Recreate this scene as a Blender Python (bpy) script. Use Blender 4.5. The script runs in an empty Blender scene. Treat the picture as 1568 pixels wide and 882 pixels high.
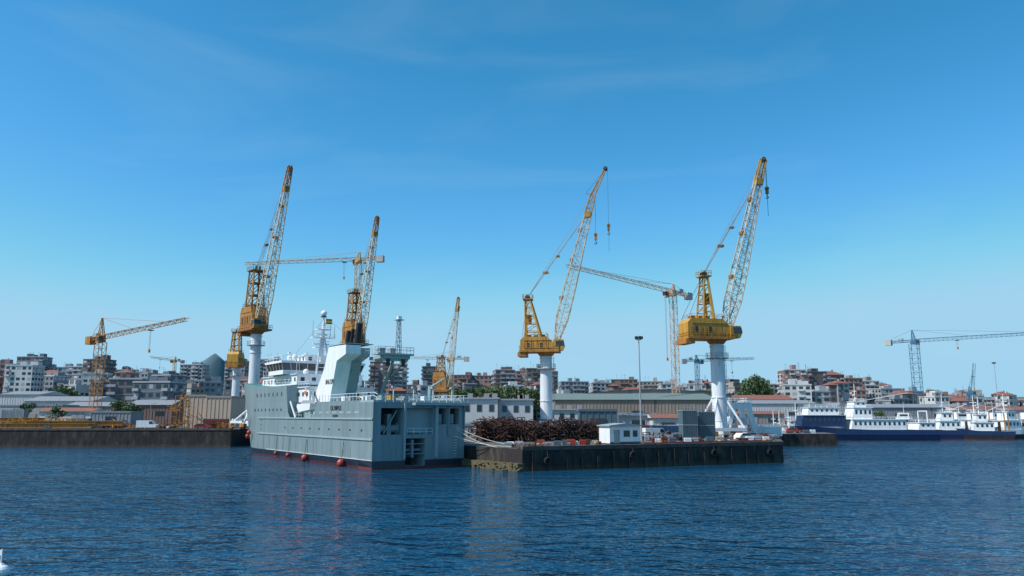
import bpy, math, random
from mathutils import Vector, Matrix
random.seed(7)
sc=bpy.context.scene
R=math.radians
# ---------------------------------------------------------------- camera survey
F=1170.0; PIT=math.atan((636-441)/F); CP,SP=math.cos(PIT),math.sin(PIT); EYE=8.0
def site(u,v,Y):
    """photogrammetry of the reference: world X,Z of a feature that stands Y metres away"""
    a=(u-784)/F; b=(441-v)/F
    t=Y/(CP-b*SP)
    return a*t, EYE+t*(SP+b*CP)
# ---------------------------------------------------------------- materials
def newmat(n):
    m=bpy.data.materials.new(n); m.use_nodes=True
    nt=m.node_tree; p=nt.nodes['Principled BSDF']; return m,nt,p
def paint(n,col,rough=.5,var=.25,rust=0.0,rustcol=(.16,.06,.025),scale=.6,streak=True,metal=0,bump=0,spec=.5):
    m,nt,p=newmat(n); N=nt.nodes; L=nt.links
    tc=N.new('ShaderNodeTexCoord')
    mp=N.new('ShaderNodeMapping'); mp.inputs['Scale'].default_value=(scale*2,scale*2,scale*(.25 if streak else 2))
    L.new(tc.outputs['Object'],mp.inputs['Vector'])
    no=N.new('ShaderNodeTexNoise'); no.inputs['Scale'].default_value=1; no.inputs['Detail'].default_value=6; no.inputs['Roughness'].default_value=.65
    L.new(mp.outputs[0],no.inputs['Vector'])
    mr=N.new('ShaderNodeMapRange'); mr.inputs[1].default_value=.3; mr.inputs[2].default_value=.7
    mr.inputs[3].default_value=1-var; mr.inputs[4].default_value=1+var*.35
    L.new(no.outputs['Fac'],mr.inputs[0])
    mul=N.new('ShaderNodeVectorMath'); mul.operation='SCALE'
    mul.inputs[0].default_value=col; L.new(mr.outputs[0],mul.inputs['Scale'])
    out=mul.outputs[0]
    if rust>0:
        n2=N.new('ShaderNodeTexNoise'); n2.inputs['Scale'].default_value=1.7; n2.inputs['Detail'].default_value=8
        L.new(mp.outputs[0],n2.inputs['Vector'])
        r2=N.new('ShaderNodeMapRange'); r2.inputs[1].default_value=.68-rust*.35; r2.inputs[2].default_value=.78-rust*.3
        L.new(n2.outputs['Fac'],r2.inputs[0])
        mx=N.new('ShaderNodeMix'); mx.data_type='RGBA'; L.new(r2.outputs[0],mx.inputs[0])
        L.new(out,mx.inputs[6]); mx.inputs[7].default_value=(*rustcol,1); out=mx.outputs[2]
    L.new(out,p.inputs['Base Color'])
    p.inputs['Roughness'].default_value=rough; p.inputs['Metallic'].default_value=metal
    p.inputs['Specular IOR Level'].default_value=spec
    if bump:
        bp=N.new('ShaderNodeBump'); bp.inputs['Strength'].default_value=bump; bp.inputs['Distance'].default_value=.1
        L.new(no.outputs['Fac'],bp.inputs['Height']); L.new(bp.outputs[0],p.inputs['Normal'])
    return m
YEL=paint('crane_yellow_paint',(.56,.29,.035),.55,.4,.35,(.20,.08,.03))
YEL2=paint('crane_orange_paint',(.44,.19,.03),.6,.4,.4)
YELB=paint('crane_old_yellow_paint',(.44,.205,.03),.6,.45,.45,(.15,.055,.025))
YELC=paint('crane_old_orange_paint',(.33,.13,.025),.6,.45,.45)
CREAM=paint('crane_jib_paint',(.64,.56,.43),.5,.3,.25,(.3,.12,.04))
WHT=paint('white_paint',(.80,.81,.81),.4,.15,.05,(.35,.25,.17))
COLW=paint('column_white_paint',(.74,.76,.78),.45,.25,.2,(.33,.24,.18))
HULL=paint('hull_grey_paint',(.205,.272,.285),.42,.25,.12,(.14,.13,.12),scale=.35)
HULL2=paint('hull_light_grey_paint',(.31,.39,.40),.45,.15,.05,(.2,.17,.14),scale=.3)
NAVY=paint('boot_top_navy',(.016,.024,.045),.4,.3,.1)
REDB=paint('antifouling_red',(.16,.035,.025),.5,.35,.1)
DARK=paint('dark_steel',(.03,.032,.035),.6,.3,.2)
BLK=paint('black_rubber',(.015,.015,.016),.7,.2)
GRY=paint('galvanised_steel',(.35,.37,.38),.5,.25,.1)
RUST=paint('rusty_steel',(.080,.031,.022),.8,.5,.4,(.13,.05,.025),scale=2,streak=False)
RUST2=paint('dark_rusty_steel',(.035,.018,.016),.8,.5,.2,(.09,.035,.02),scale=2,streak=False)
REDP=paint('red_paint',(.40,.045,.03),.45,.2)
ORG=paint('orange_plastic',(.8,.16,.02),.4,.1)
CONC=paint('concrete',(.27,.26,.24),.85,.35,.1,(.12,.10,.08),scale=.4,bump=.3)
CONW=paint('concrete_blocks_pale',(.45,.44,.42),.85,.25)
TAR=paint('tarmac',(.11,.105,.10),.9,.4,.35,(.2,.13,.10),scale=.12,streak=False)
BEIGE=paint('beige_cladding',(.50,.39,.30),.7,.2,.1,(.35,.25,.15))
GREENR=paint('green_roof_sheet',(.17,.21,.18),.6,.3,.1)
GRYR=paint('grey_roof_sheet',(.25,.26,.27),.6,.3,.1)
TERRA=paint('terracotta_tiles',(.25,.10,.07),.8,.35)
BLUEP=paint('blue_grey_cladding',(.09,.14,.17),.55,.25,.1)
SHIPB=paint('ship_blue_paint',(.012,.032,.10),.4,.2)
TCB=paint('crane_blue_paint',(.05,.15,.24),.5,.3)
FLAG=paint('flag_yellow',(.8,.55,.03),.7,.05)
GRN=paint('teal_green_paint',(.04,.2,.16),.5,.2)
mg,nt,p=newmat('window_glass'); p.inputs['Base Color'].default_value=(.03,.045,.055,1); p.inputs['Roughness'].default_value=.12; GLASS=mg
mg,nt,p=newmat('rope_steel'); p.inputs['Base Color'].default_value=(.09,.09,.10,1); p.inputs['Roughness'].default_value=.6; ROPE=mg
mg,nt,p=newmat('mooring_rope'); p.inputs['Base Color'].default_value=(.6,.58,.5,1); p.inputs['Roughness'].default_value=.9; MROPE=mg
WALLS=[paint('facade_'+n,c,.85,.22,.08,(.15,.12,.1),scale=.08) for n,c in
  [('brick',(.22,.135,.12)),('beige',(.34,.30,.27)),('white',(.58,.58,.58)),('grey',(.25,.27,.30)),('salmon',(.33,.22,.20)),
   ('brown',(.16,.13,.13)),('ochre',(.31,.25,.20)),('pale_grey',(.38,.40,.43)),('dark_grey',(.13,.15,.18))]]
def foliage(n,c1,c2):
    m,nt,p=newmat(n); N=nt.nodes; L=nt.links
    g=N.new('ShaderNodeNewGeometry'); no=N.new('ShaderNodeTexNoise'); no.inputs['Scale'].default_value=.35; no.inputs['Detail'].default_value=5
    L.new(g.outputs['Position'],no.inputs['Vector'])
    mr=N.new('ShaderNodeMapRange'); mr.inputs[1].default_value=.35; mr.inputs[2].default_value=.65; L.new(no.outputs['Fac'],mr.inputs[0])
    mx=N.new('ShaderNodeMix'); mx.data_type='RGBA'; mx.inputs[6].default_value=(*c1,1); mx.inputs[7].default_value=(*c2,1)
    L.new(mr.outputs[0],mx.inputs[0]); L.new(mx.outputs[2],p.inputs['Base Color']); p.inputs['Roughness'].default_value=.8
    return m
LEAF=foliage('leaf_green',(.04,.075,.028),(.10,.15,.055))
BARK=paint('bark',(.08,.06,.045),.9,.3)
GRASS=foliage('scrub_ground',(.06,.08,.04),(.16,.15,.10))
HILLM=foliage('hazy_forest_hill',(.055,.105,.125),(.07,.13,.15))  # bluish distance haze is mixed into the forest colour
# dock wall: dark wet concrete with ochre tide band
DOCK,nt,p=newmat('dock_wall_concrete')
N=nt.nodes;L=nt.links
g=N.new('ShaderNodeNewGeometry'); sx=N.new('ShaderNodeSeparateXYZ'); L.new(g.outputs['Position'],sx.inputs[0])
no=N.new('ShaderNodeTexNoise'); no.inputs['Scale'].default_value=.8; no.inputs['Detail'].default_value=9; no.inputs['Roughness'].default_value=.7
mp=N.new('ShaderNodeMapping'); mp.inputs['Scale'].default_value=(1,1,.35); L.new(g.outputs['Position'],mp.inputs[0]); L.new(mp.outputs[0],no.inputs['Vector'])
cr=N.new('ShaderNodeValToRGB'); cr.color_ramp.elements[0].position=.33; cr.color_ramp.elements[0].color=(.009,.008,.008,1)
cr.color_ramp.elements[1].position=.72; cr.color_ramp.elements[1].color=(.09,.07,.055,1); e=cr.color_ramp.elements.new(.52); e.color=(.027,.022,.02,1)
L.new(no.outputs['Fac'],cr.inputs[0])
ad=N.new('ShaderNodeMath'); ad.operation='MULTIPLY_ADD'; ad.inputs[1].default_value=1.6; L.new(no.outputs['Fac'],ad.inputs[0])
sb=N.new('ShaderNodeMath'); sb.operation='MULTIPLY'; sb.inputs[1].default_value=-1; L.new(sx.outputs[2],sb.inputs[0]); L.new(sb.outputs[0],ad.inputs[2])
mr=N.new('ShaderNodeMapRange'); mr.inputs[1].default_value=-.05; mr.inputs[2].default_value=.6; mr.inputs[4].default_value=.45; L.new(ad.outputs[0],mr.inputs[0])
mx=N.new('ShaderNodeMix'); mx.data_type='RGBA'; mx.inputs[7].default_value=(.10,.065,.025,1)
L.new(mr.outputs[0],mx.inputs[0]); L.new(cr.outputs[0],mx.inputs[6]); L.new(mx.outputs[2],p.inputs['Base Color']); p.inputs['Roughness'].default_value=.85
bp=N.new('ShaderNodeBump'); bp.inputs['Strength'].default_value=.7; bp.inputs['Distance'].default_value=.25; L.new(no.outputs['Fac'],bp.inputs['Height']); L.new(bp.outputs[0],p.inputs['Normal'])
ALG=paint('algae_stone',(.13,.105,.05),.9,.5,.4,(.05,.045,.03),scale=1,streak=False,bump=.6)
# ---------------------------------------------------------------- mesh builder
class MB:
    def __init__(s): s.v=[];s.f=[];s.m=[];s.mats=[]
    def mi(s,m):
        if m not in s.mats: s.mats.append(m)
        return s.mats.index(m)
    def face(s,pts,m):
        n=len(s.v); s.v+= [tuple(p) for p in pts]; s.f.append(tuple(range(n,n+len(pts)))); s.m.append(s.mi(m))
    def mesh(s,vs,fs,m):
        n=len(s.v); s.v+=[tuple(p) for p in vs]; k=s.mi(m)
        for f in fs: s.f.append(tuple(n+i for i in f)); s.m.append(k)
    def box(s,x0,x1,y0,y1,z0,z1,m,tm=None):
        vs=[(x,y,z) for z in(z0,z1) for x,y in((x0,y0),(x1,y0),(x1,y1),(x0,y1))]
        s.mesh(vs,[(3,2,1,0),(0,1,5,4),(1,2,6,5),(2,3,7,6),(3,0,4,7)],m); s.mesh(vs,[(4,5,6,7)],tm or m)
    def prism(s,pts,z0,z1,m,tm=None):
        n=len(pts); vs=[(x,y,z0) for x,y in pts]+[(x,y,z1) for x,y in pts]
        s.mesh(vs,[(i,(i+1)%n,n+(i+1)%n,n+i) for i in range(n)],m); s.mesh(vs,[tuple(range(n,2*n))],tm or m)
    def xz(s,pts,y0,y1,m):   # profile in x,z extruded along y
        n=len(pts); vs=[(x,y0,z) for x,z in pts]+[(x,y1,z) for x,z in pts]
        s.mesh(vs,[tuple(range(n)),tuple(range(2*n-1,n-1,-1))]+[(i,n+i,n+(i+1)%n,(i+1)%n) for i in range(n)],m)
    def cyl(s,p,q,r1,r2,m,n=10,cap=True):
        p=Vector(p);q=Vector(q);d=(q-p).normalized(); a=d.orthogonal().normalized(); b=d.cross(a)
        vs=[p+(a*math.cos(t)+b*math.sin(t))*r1 for t in [2*math.pi*i/n for i in range(n)]]+[q+(a*math.cos(t)+b*math.sin(t))*r2 for t in [2*math.pi*i/n for i in range(n)]]
        fs=[(i,(i+1)%n,n+(i+1)%n,n+i) for i in range(n)]
        if cap: fs+=[tuple(range(n-1,-1,-1)),tuple(range(n,2*n))]
        s.mesh(vs,fs,m)
    def beam(s,p,q,r,m): s.cyl(p,q,r,r,m,4,True)
    def poly(s,pts,r,m):
        for a,b in zip(pts,pts[1:]): s.beam(a,b,r,m)
    def rail(s,pts,h,m,step=1.8,r=.035):
        for a,b in zip(pts,pts[1:]):
            a=Vector(a);b=Vector(b); n=max(1,int((b-a).length/step))
            for k in (h,h*.55): s.beam(a+Vector((0,0,k)),b+Vector((0,0,k)),r,m)
            for i in range(n+1):
                c=a.lerp(b,i/n); s.beam(c,c+Vector((0,0,h)),r,m)
    def lattice(s,p,q,side,wf,df,n,rc,rb,m,m2=None,t2=.85,tri=False):
        p=Vector(p);q=Vector(q);d=(q-p).normalized(); sd=Vector(side).normalized(); nn=sd.cross(d).normalized()
        rings=[]
        for i in range(n+1):
            t=i/n; c=p.lerp(q,t); w=wf(t)/2; h=df(t)/2
            if tri: rings.append([c+sd*w-nn*h,c-sd*w-nn*h,c+nn*h])
            else: rings.append([c+sd*w+nn*h,c-sd*w+nn*h,c-sd*w-nn*h,c+sd*w-nn*h])
        k=len(rings[0])
        for i in range(n):
            mm=m2 if (m2 and i/n>=t2) else m
            for j in range(k):
                j2=(j+1)%k
                s.beam(rings[i][j],rings[i+1][j],rc,mm)
                if i%2: s.beam(rings[i][j],rings[i+1][j2],rb,mm)
                else: s.beam(rings[i][j2],rings[i+1][j],rb,mm)
                s.beam(rings[i][j],rings[i][j2],rb,mm)
        return rings
    def ball(s,c,r,m,n=8,sz=1):
        vs=[];fs=[]
        for i in range(n+1):
            th=math.pi*i/n
            for j in range(n*2):
                ph=math.pi*j/n; vs.append((c[0]+r*math.sin(th)*math.cos(ph),c[1]+r*math.sin(th)*math.sin(ph),c[2]+r*sz*math.cos(th)))
        for i in range(n):
            for j in range(2*n): fs.append((i*2*n+j,(i+1)*2*n+j,(i+1)*2*n+(j+1)%(2*n),i*2*n+(j+1)%(2*n)))
        s.mesh(vs,fs,m)
    def build(s,name,loc=(0,0,0),rot=0,parent=None,smooth=False):
        me=bpy.data.meshes.new(name); me.from_pydata(s.v,[],s.f)
        for m in s.mats: me.materials.append(m)
        me.polygons.foreach_set('material_index',s.m)
        if smooth: me.polygons.foreach_set('use_smooth',[True]*len(s.f))
        me.update(); o=bpy.data.objects.new(name,me); sc.collection.objects.link(o)
        if parent:
            o.parent=parent
            if loc!=(0,0,0): o.location=loc
        else: o.location=loc; o.rotation_euler=(0,0,rot)
        return o
def empty(name,loc,rot=0,scale=1):
    o=bpy.data.objects.new(name,None); sc.collection.objects.link(o); o.location=loc; o.rotation_euler=(0,0,rot); o.scale=(scale,)*3; o.empty_display_size=2; return o
# ---------------------------------------------------------------- water
m,nt,p=newmat('sea_water'); N=nt.nodes;L=nt.links
p.inputs['Base Color'].default_value=(.005,.048,.10,1); p.inputs['Roughness'].default_value=.04; p.inputs['IOR'].default_value=1.33
g=N.new('ShaderNodeNewGeometry')
def nz(sx,sy,rot,det,rg,dist=0.0):
    mp=N.new('ShaderNodeMapping'); mp.inputs['Scale'].default_value=(sx,sy,1); mp.inputs['Rotation'].default_value=(0,0,R(rot)); L.new(g.outputs['Position'],mp.inputs[0])
    n=N.new('ShaderNodeTexNoise'); n.inputs['Scale'].default_value=1; n.inputs['Detail'].default_value=det; n.inputs['Roughness'].default_value=rg; n.inputs['Distortion'].default_value=dist
    L.new(mp.outputs[0],n.inputs['Vector']); return n.outputs['Fac']
def mth(op,a,b=None,c=None):
    n=N.new('ShaderNodeMath'); n.operation=op
    for i,x in enumerate((a,b,c)):
        if x is None: continue
        if isinstance(x,(int,float)): n.inputs[i].default_value=x
        else: L.new(x,n.inputs[i])
    return n.outputs[0]
h1=nz(.62,.95,18,2,.5,.4); h2=nz(.20,.34,-20,2,.5,.3); h3=nz(1.8,2.3,35,2,.5,.3); patch=nz(.014,.04,5,3,.55)
pm=N.new('ShaderNodeMapRange'); pm.inputs[1].default_value=.38; pm.inputs[2].default_value=.62; pm.inputs[3].default_value=.65; pm.inputs[4].default_value=1.2; L.new(patch,pm.inputs[0])
hh=mth('ADD',mth('MULTIPLY',h1,.62),mth('ADD',mth('MULTIPLY',h2,1.1),mth('MULTIPLY',h3,.17)))
hh=mth('MULTIPLY',hh,pm.outputs[0])
bp=N.new('ShaderNodeBump'); bp.inputs['Strength'].default_value=1; bp.inputs['Distance'].default_value=1.05
L.new(hh,bp.inputs['Height']); L.new(bp.outputs[0],p.inputs['Normal'])
b=MB(); b.face([(-6000,-600,0),(6000,-600,0),(6000,9000,0),(-6000,9000,0)],m); b.build('water')
# ---------------------------------------------------------------- land
def smooth(a,b_,x):
    t=max(0,min(1,(x-a)/(b_-a))); return t*t*(3-2*t)
def terr(x,y):
    return 3.0+13*smooth(430,720,y)+26*smooth(700,1500,y)+1.5*math.sin(x*.013)*math.sin(y*.011)*smooth(430,700,y)
b=MB(); nx,ny=60,40; vs=[];fs=[]
for j in range(ny+1):
    y=415+ (j/ny)**2*5500
    for i in range(nx+1):
        x=-5000+10000*i/nx; vs.append((x,y,terr(x,y)))
for j in range(ny):
    for i in range(nx): k=j*(nx+1)+i; fs.append((k,k+1,k+nx+2,k+nx+1))
b.mesh(vs,fs,GRASS); b.build('terrain',smooth=True)
HD=(-.574,.819); PP=(.819,.574)
b=MB()
b.prism([(1.5,113.3),(46.9,135),(60,178),(62,203),(86,206),(89,222),(66,226),(68,272),(2500,300),(2500,420),(-69.8,420),(-69.8,215)],-4,3.2,DOCK,TAR)
b.build('quay_ground')
b=MB(); b.prism([(-2500,202),(-73,202),(-70.2,214),(-70.2,421),(-2500,421)],-4,4.4,DOCK,TAR); b.build('west_quay_ground')
def coping(name,pts,z,m,w=.9,h=.35):
    b=MB()
    for (x0,y0),(x1,y1) in zip(pts,pts[1:]):
        d=Vector((x1-x0,y1-y0,0)); Ln=d.length; d.normalize(); n=Vector((-d.y,d.x,0))
        k=int(Ln/3)+1
        for i in range(k):
            a=Vector((x0,y0,0))+d*(Ln*i/k+.03); c=Vector((x0,y0,0))+d*(Ln*(i+1)/k-.03)
            q=[a-n*.12,c-n*.12,c+n*w,a+n*w]; dz=random.uniform(-.03,.03)
            b.prism([(p.x,p.y) for p in q],z-.25,z+h+dz,m)
    return b.build(name)
COP=paint('coping_stone',(.10,.085,.075),.9,.5,.3,(.16,.05,.03),scale=.5,streak=False)
coping('kerb_coping',[(1.5,113.3),(46.9,135),(60,178)],3.2,COP)
coping('kerb_coping',[(-600,202),(-73,202)],4.4,COP,.8,.3)
coping('kerb_coping',[(68,272),(500,278)],3.2,COP,.8,.3)
b=MB(); d=Vector((45.4,21.7,0)).normalized(); n=Vector((-d.y,d.x,0))
a=Vector((1.5,113.3,0))+d*22+n*1.0; c=Vector((1.5,113.3,0))+d*49+n*1.0
b.prism([(q.x,q.y) for q in (a,c,c+n*.35,a+n*.35)],3.2,3.75,REDP); b.build('red_kerb')
b=MB()
for i in range(17):
    s=1.5+i*2.9+random.uniform(-.4,.4); c=Vector((1.5,113.3,0))+d*s
    w=random.uniform(.25,.5)
    q=[c-d*w-n*.28,c+d*w-n*.28,c+d*w+n*.1,c-d*w+n*.1]; b.prism([(p.x,p.y) for p in q],-2,random.uniform(1.6,2.9),DOCK)
b.build('pier_fender_piles')
for s in (4,19,35,47):
    b=MB(); c=Vector((1.5,113.3,0))+d*s-n*.33; z=random.uniform(1.3,2.0)
    seg=14; rr=.5
    for i in range(seg):
        a0=2*math.pi*i/seg;a1=2*math.pi*(i+1)/seg
        P=lambda a: (c+d*rr*math.cos(a)+Vector((0,0,z+rr*math.sin(a))))
        b.cyl(P(a0),P(a1),.19,.19,BLK,6,False)
    b.beam(c+Vector((0,0,z+.5)),c+n*.3+Vector((0,0,3.2)),.03,ROPE)
    b.build('tyre_fender')
h=Vector((HD[0],HD[1],0)); pr=Vector((-PP[0],-PP[1],0)); o=Vector((1.5,113.3,0))
b=MB()
q=[o-h*.2+pr*1.0,o+h*16+pr*1.2,o+h*16-pr*.2,o-h*.2-pr*.2]; b.prism([(p.x,p.y) for p in q][::-1],-2,1.1,ALG)
for i in range(90):
    c=o+h*random.uniform(-.5,15)+pr*random.uniform(.1,1.3); s=random.uniform(.12,.32)
    b.ball((c.x,c.y,random.uniform(.1,1.15)),s,ALG,4,.7)
b.build('stone_ledge')
# hill
b=MB(); vs=[];fs=[];nx=ny=60
for j in range(ny+1):
    for i in range(nx+1):
        x=-2100+i*30;y=2600+j*18
        z=195*math.exp(-((x+1200)/95)**2-((y-3100)/220)**2)+55*math.exp(-((x+1240)/300)**2-((y-3100)/250)**2)+5*math.sin(x*.02)*math.sin(y*.017)+3*math.sin(x*.07+y*.05)
        vs.append((x,y,z))
for j in range(ny):
    for i in range(nx): k=j*(nx+1)+i; fs.append((k,k+1,k+nx+2,k+nx+1))
b.mesh(vs,fs,HILLM); b.build('hill',smooth=True)
# ---------------------------------------------------------------- buildings
def apartment(X,Y,z0,w,d,hgt,rot,wall,name='apartment_building',bal=True,roof='flat',wm=GLASS,wmat2=None):
    b=MB(); b.box(-w/2,w/2,-d/2,d/2,0,hgt,wall,GRYR)
    fl=max(1,int(hgt/3.05)); fh=hgt/fl
    w2=wmat2 or (WALLS[2] if random.random()<.45 else WALLS[7])
    style=random.random()
    for face,wd in (('f',w),('l',d),('r',d)):
        nc=max(2,int(wd/3.1)); cw=wd/nc
        balc={c for c in range(nc) if bal and random.random()<.4}
        for c in range(nc):
            for f in range(fl):
                x=-wd/2+(c+.5)*cw; z=f*fh+fh*.3; hw=cw*random.choice((.26,.3,.34)); hz=fh*.5
                if random.random()<.06: continue
                def P(a,dd,zz):
                    if face=='f': return (a,-d/2-dd,zz)
                    if face=='l': return (-w/2-dd,-a,zz)
                    return (w/2+dd,a,zz)
                b.face([P(x-hw,.04,z),P(x+hw,.04,z),P(x+hw,.04,z+hz),P(x-hw,.04,z+hz)],wm if random.random()<.8 else w2)
                if c in balc and f>0:
                    q=[P(x-cw*.42,0.02,0)[:2],P(x+cw*.42,0.02,0)[:2],P(x+cw*.42,1.1,0)[:2],P(x-cw*.42,1.1,0)[:2]]
                    b.prism(q,z-fh*.28,z+fh*.05,w2 if style<.6 else wall)
    for f in range(1,fl):
        if bal and style<.4: b.box(-w/2-.09,w/2+.09,-d/2-.09,d/2,f*fh-.12,f*fh+.1,w2)
    if roof=='flat':
        b.box(-w/2-.25,w/2+.25,-d/2-.25,d/2+.25,hgt,hgt+.7,w2 if style<.5 else wall,GRYR)
        for i in range(random.randint(1,3)):
            x=random.uniform(-w*.35,w*.25); b.box(x,x+random.uniform(2.5,5),-2,3,hgt+.7,hgt+random.uniform(2.4,4),wall)
        for i in range(random.randint(1,4)):
            x=random.uniform(-w*.45,w*.45); zt=hgt+random.uniform(3.5,6); b.beam((x,0,hgt),(x,0,zt),.07,ROPE); b.beam((x-.7,0,zt-.4),(x+.7,0,zt-.4),.06,ROPE)
    else:
        e=.6; rz=hgt+min(w,d)*.22
        vs=[(-w/2-e,-d/2-e,hgt),(w/2+e,-d/2-e,hgt),(w/2+e,d/2+e,hgt),(-w/2-e,d/2+e,hgt),(-w/2+d*.35,0,rz),(w/2-d*.35,0,rz)]
        b.mesh(vs,[(0,1,5,4),(1,2,5),(2,3,4,5),(3,0,4)],TERRA)
        b.box(w*.2,w*.2+.9,.5,1.4,hgt,rz+1,wall)
    return b.build(name,(X,Y,z0),rot)
def bld(u0,u1,vt,Y,wi,dep=14,roof='flat',rot=0.0,bal=True,z0=None,name='apartment_building'):
    uc=(u0+u1)/2; X,Z=site(uc,vt,Y); w=abs(u1-u0)/F*Y*.99
    z=terr(X,Y)-1.5 if z0 is None else z0
    apartment(X,Y+dep/2,z,w,dep,max(3,Z-z),rot,WALLS[wi],name,bal,roof)
for a in [(-30,14,558,480,4),(8,48,560,470,2),(26,66,547,640,8),(64,104,563,650,7),(104,132,562,620,3),(128,162,551,560,5),(163,196,567,600,3),(192,222,570,640,7),
 (222,266,575,590,5),(276,312,559,640,3),(296,322,583,520,2),(345,376,553,600,3),(374,400,562,620,3),(398,424,551,620,3),(424,470,572,600,3),(566,594,555,560,5),(596,622,558,570,1),(645,668,562,620,8),
 (664,692,580,600,1),(690,722,575,640,0),(722,754,576,650,4),(756,786,567,600,0),(784,805,569,640,4),(806,830,565,560,5),(831,853,569,580,1),(857,900,585,620,3),
 (905,938,587,640,7),(938,978,582,600,0),(975,1018,585,640,1),(1018,1062,593,620,2),(1060,1100,590,600,4),(1096,1126,593,640,1),(1142,1162,588,640,0),(1158,1197,589,600,1),(1200,1234,567,520,4),(1232,1264,570,540,5),
 (1256,1292,574,560,0),(1205,1245,590,440,2),(1246,1270,600,450,7),(1290,1320,580,560,4),(1316,1346,584,580,1),(1344,1384,596,560,7),(1384,1412,600,580,3),(1412,1450,606,600,1),(1450,1500,609,620,2),(1500,1580,612,640,4)]:
    u0,u1,vt,Y,wi=a; bld(u0,u1,vt,Y,wi,random.uniform(12,18),'flat' if random.random()<.88 else 'hip',random.uniform(-.2,.2))
for i in range(210):
    u=random.uniform(-60,1640); Y=random.uniform(440,760); w=random.uniform(14,38)
    if 302<u<340: continue
    vt=random.uniform(570,606) if u<345 else random.uniform(585,607)
    if u>1340: vt=random.uniform(603,618)
    if 345<=u<560: vt=random.uniform(576,606)
    if 1195<u<1345: vt=random.uniform(580,604)
    bld(u,u+w,vt,Y,random.choice((0,1,2,3,4,5,7,7,8,3,1)),random.uniform(9,14),random.choice(('flat','flat','hip')),random.uniform(-.4,.4),bal=random.random()<.5)
# ------------- sheds / quay buildings
def shed(u0,u1,v_eave,v_ridge,Y,dep,wall,roof,z0,name='warehouse',kind='gable',rot=0,ribs=True,win=True):
    X,Ze=site((u0+u1)/2,v_eave,Y); _,Zr=site((u0+u1)/2,v_ridge,Y); w=(u1-u0)/F*Y*.99; he=Ze-z0; hr=Zr-z0
    b=MB(); b.box(-w/2,w/2,0,dep,0,he,wall,roof)
    e=.5
    if kind=='gable':
        vs=[(-w/2-e,-e,he),(w/2+e,-e,he),(w/2+e,dep+e,he),(-w/2-e,dep+e,he),(-w/2-e,dep/2,hr),(w/2+e,dep/2,hr)]
        b.mesh(vs,[(0,1,5,4),(2,3,4,5)],roof); b.mesh(vs,[(1,2,5),(3,0,4)],wall)
    elif kind=='arch':
        n=10; P=[(-w/2-e+(w+2*e)*i/n, he+(hr-he)*math.sin(math.pi*i/n)) for i in range(n+1)]
        for i in range(n): b.face([(P[i][0],-e,P[i][1]),(P[i+1][0],-e,P[i+1][1]),(P[i+1][0],dep,P[i+1][1]),(P[i][0],dep,P[i][1])],roof)
        b.face([(x,-.02,z) for x,z in P],wall)
    elif kind=='saw':
        n=max(2,int(w/9))
        for i in range(n):
            x0=-w/2+w*i/n; x1=x0+w/n; b.xz([(x0,he),(x1,he),(x1,he+.3),(x0+.5,hr)],0,dep,roof)
    else: b.box(-w/2-.2,w/2+.2,-.2,dep+.2,he,he+.5,roof)
    if ribs:
        k=int(w/1.1)
        for i in range(k+1):
            x=-w/2+w*i/k; b.box(x-.12,x+.12,-.1,-.003,0,he-.05,wall)
    if win:
        k=max(1,int(w/7))
        for i in range(k):
            x=-w/2+w*(i+.5)/k
            if random.random()<.35 and he>4: b.box(x-2,x+2,-.16,-.004,0,min(4.2,he-.6),GRY)
            else:
                z=he*.5; b.box(x-1.6,x+1.6,-.16,-.004,z,z+min(1.4,he*.25),GLASS)
    return b.build(name,(X,Y,z0),rot)
W=WALLS
shed(38,142,614,606,300,20,W[2],GRYR,3.6); shed(0,60,604,598,330,22,W[2],GRYR,3.6)
shed(0,95,622,617,262,10,W[7],GRYR,4.4,kind='flat',ribs=False)
shed(60,140,630,624,245,8,W[2],TERRA,4.4,ribs=False); shed(100,170,622,615,285,14,W[1],GRYR,4.4)
shed(140,200,632,627,240,8,W[3],GRYR,4.4,kind='flat')
bld(166,214,581,330,5,14,'flat',.1,True,3.8); bld(205,264,586,325,8,14,'flat',-.1,True,3.8)
shed(196,262,620,612,280,14,W[0],GRYR,4.4)
shed(420,470,600,590,330,20,W[2],GRYR,3.2)
shed(560,700,615,608,330,30,W[3],GRYR,3.2)
shed(640,760,618,611,300,20,W[1],GREENR,3.2)
shed(850,1100,612,600,250,40,W[6],GREENR,3.2,kind='gable')
shed(880,1120,604,596,330,40,W[1],GREENR,3.2,kind='arch')
shed(1115,1215,612,604,360,20,W[4],TERRA,3.2); shed(1145,1250,618,612,330,20,W[2],GRYR,3.2)
shed(1240,1330,622,616,340,20,W[7],GRYR,3.2,kind='saw'); shed(1330,1480,624,618,330,20,W[3],GRYR,3.2)
shed(1470,1640,628,622,320,20,W[2],TERRA,3.2)
shed(1100,1200,634,629,262,14,W[1],TERRA,3.2)
shed(284,316,607,607,222,14,BEIGE,W[1],4.4,name='corrugated_hall',kind='flat',win=False)
shed(317,354,609,609,219,12,BEIGE,W[1],4.4,name='corrugated_hall',kind='flat',win=False)
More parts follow.
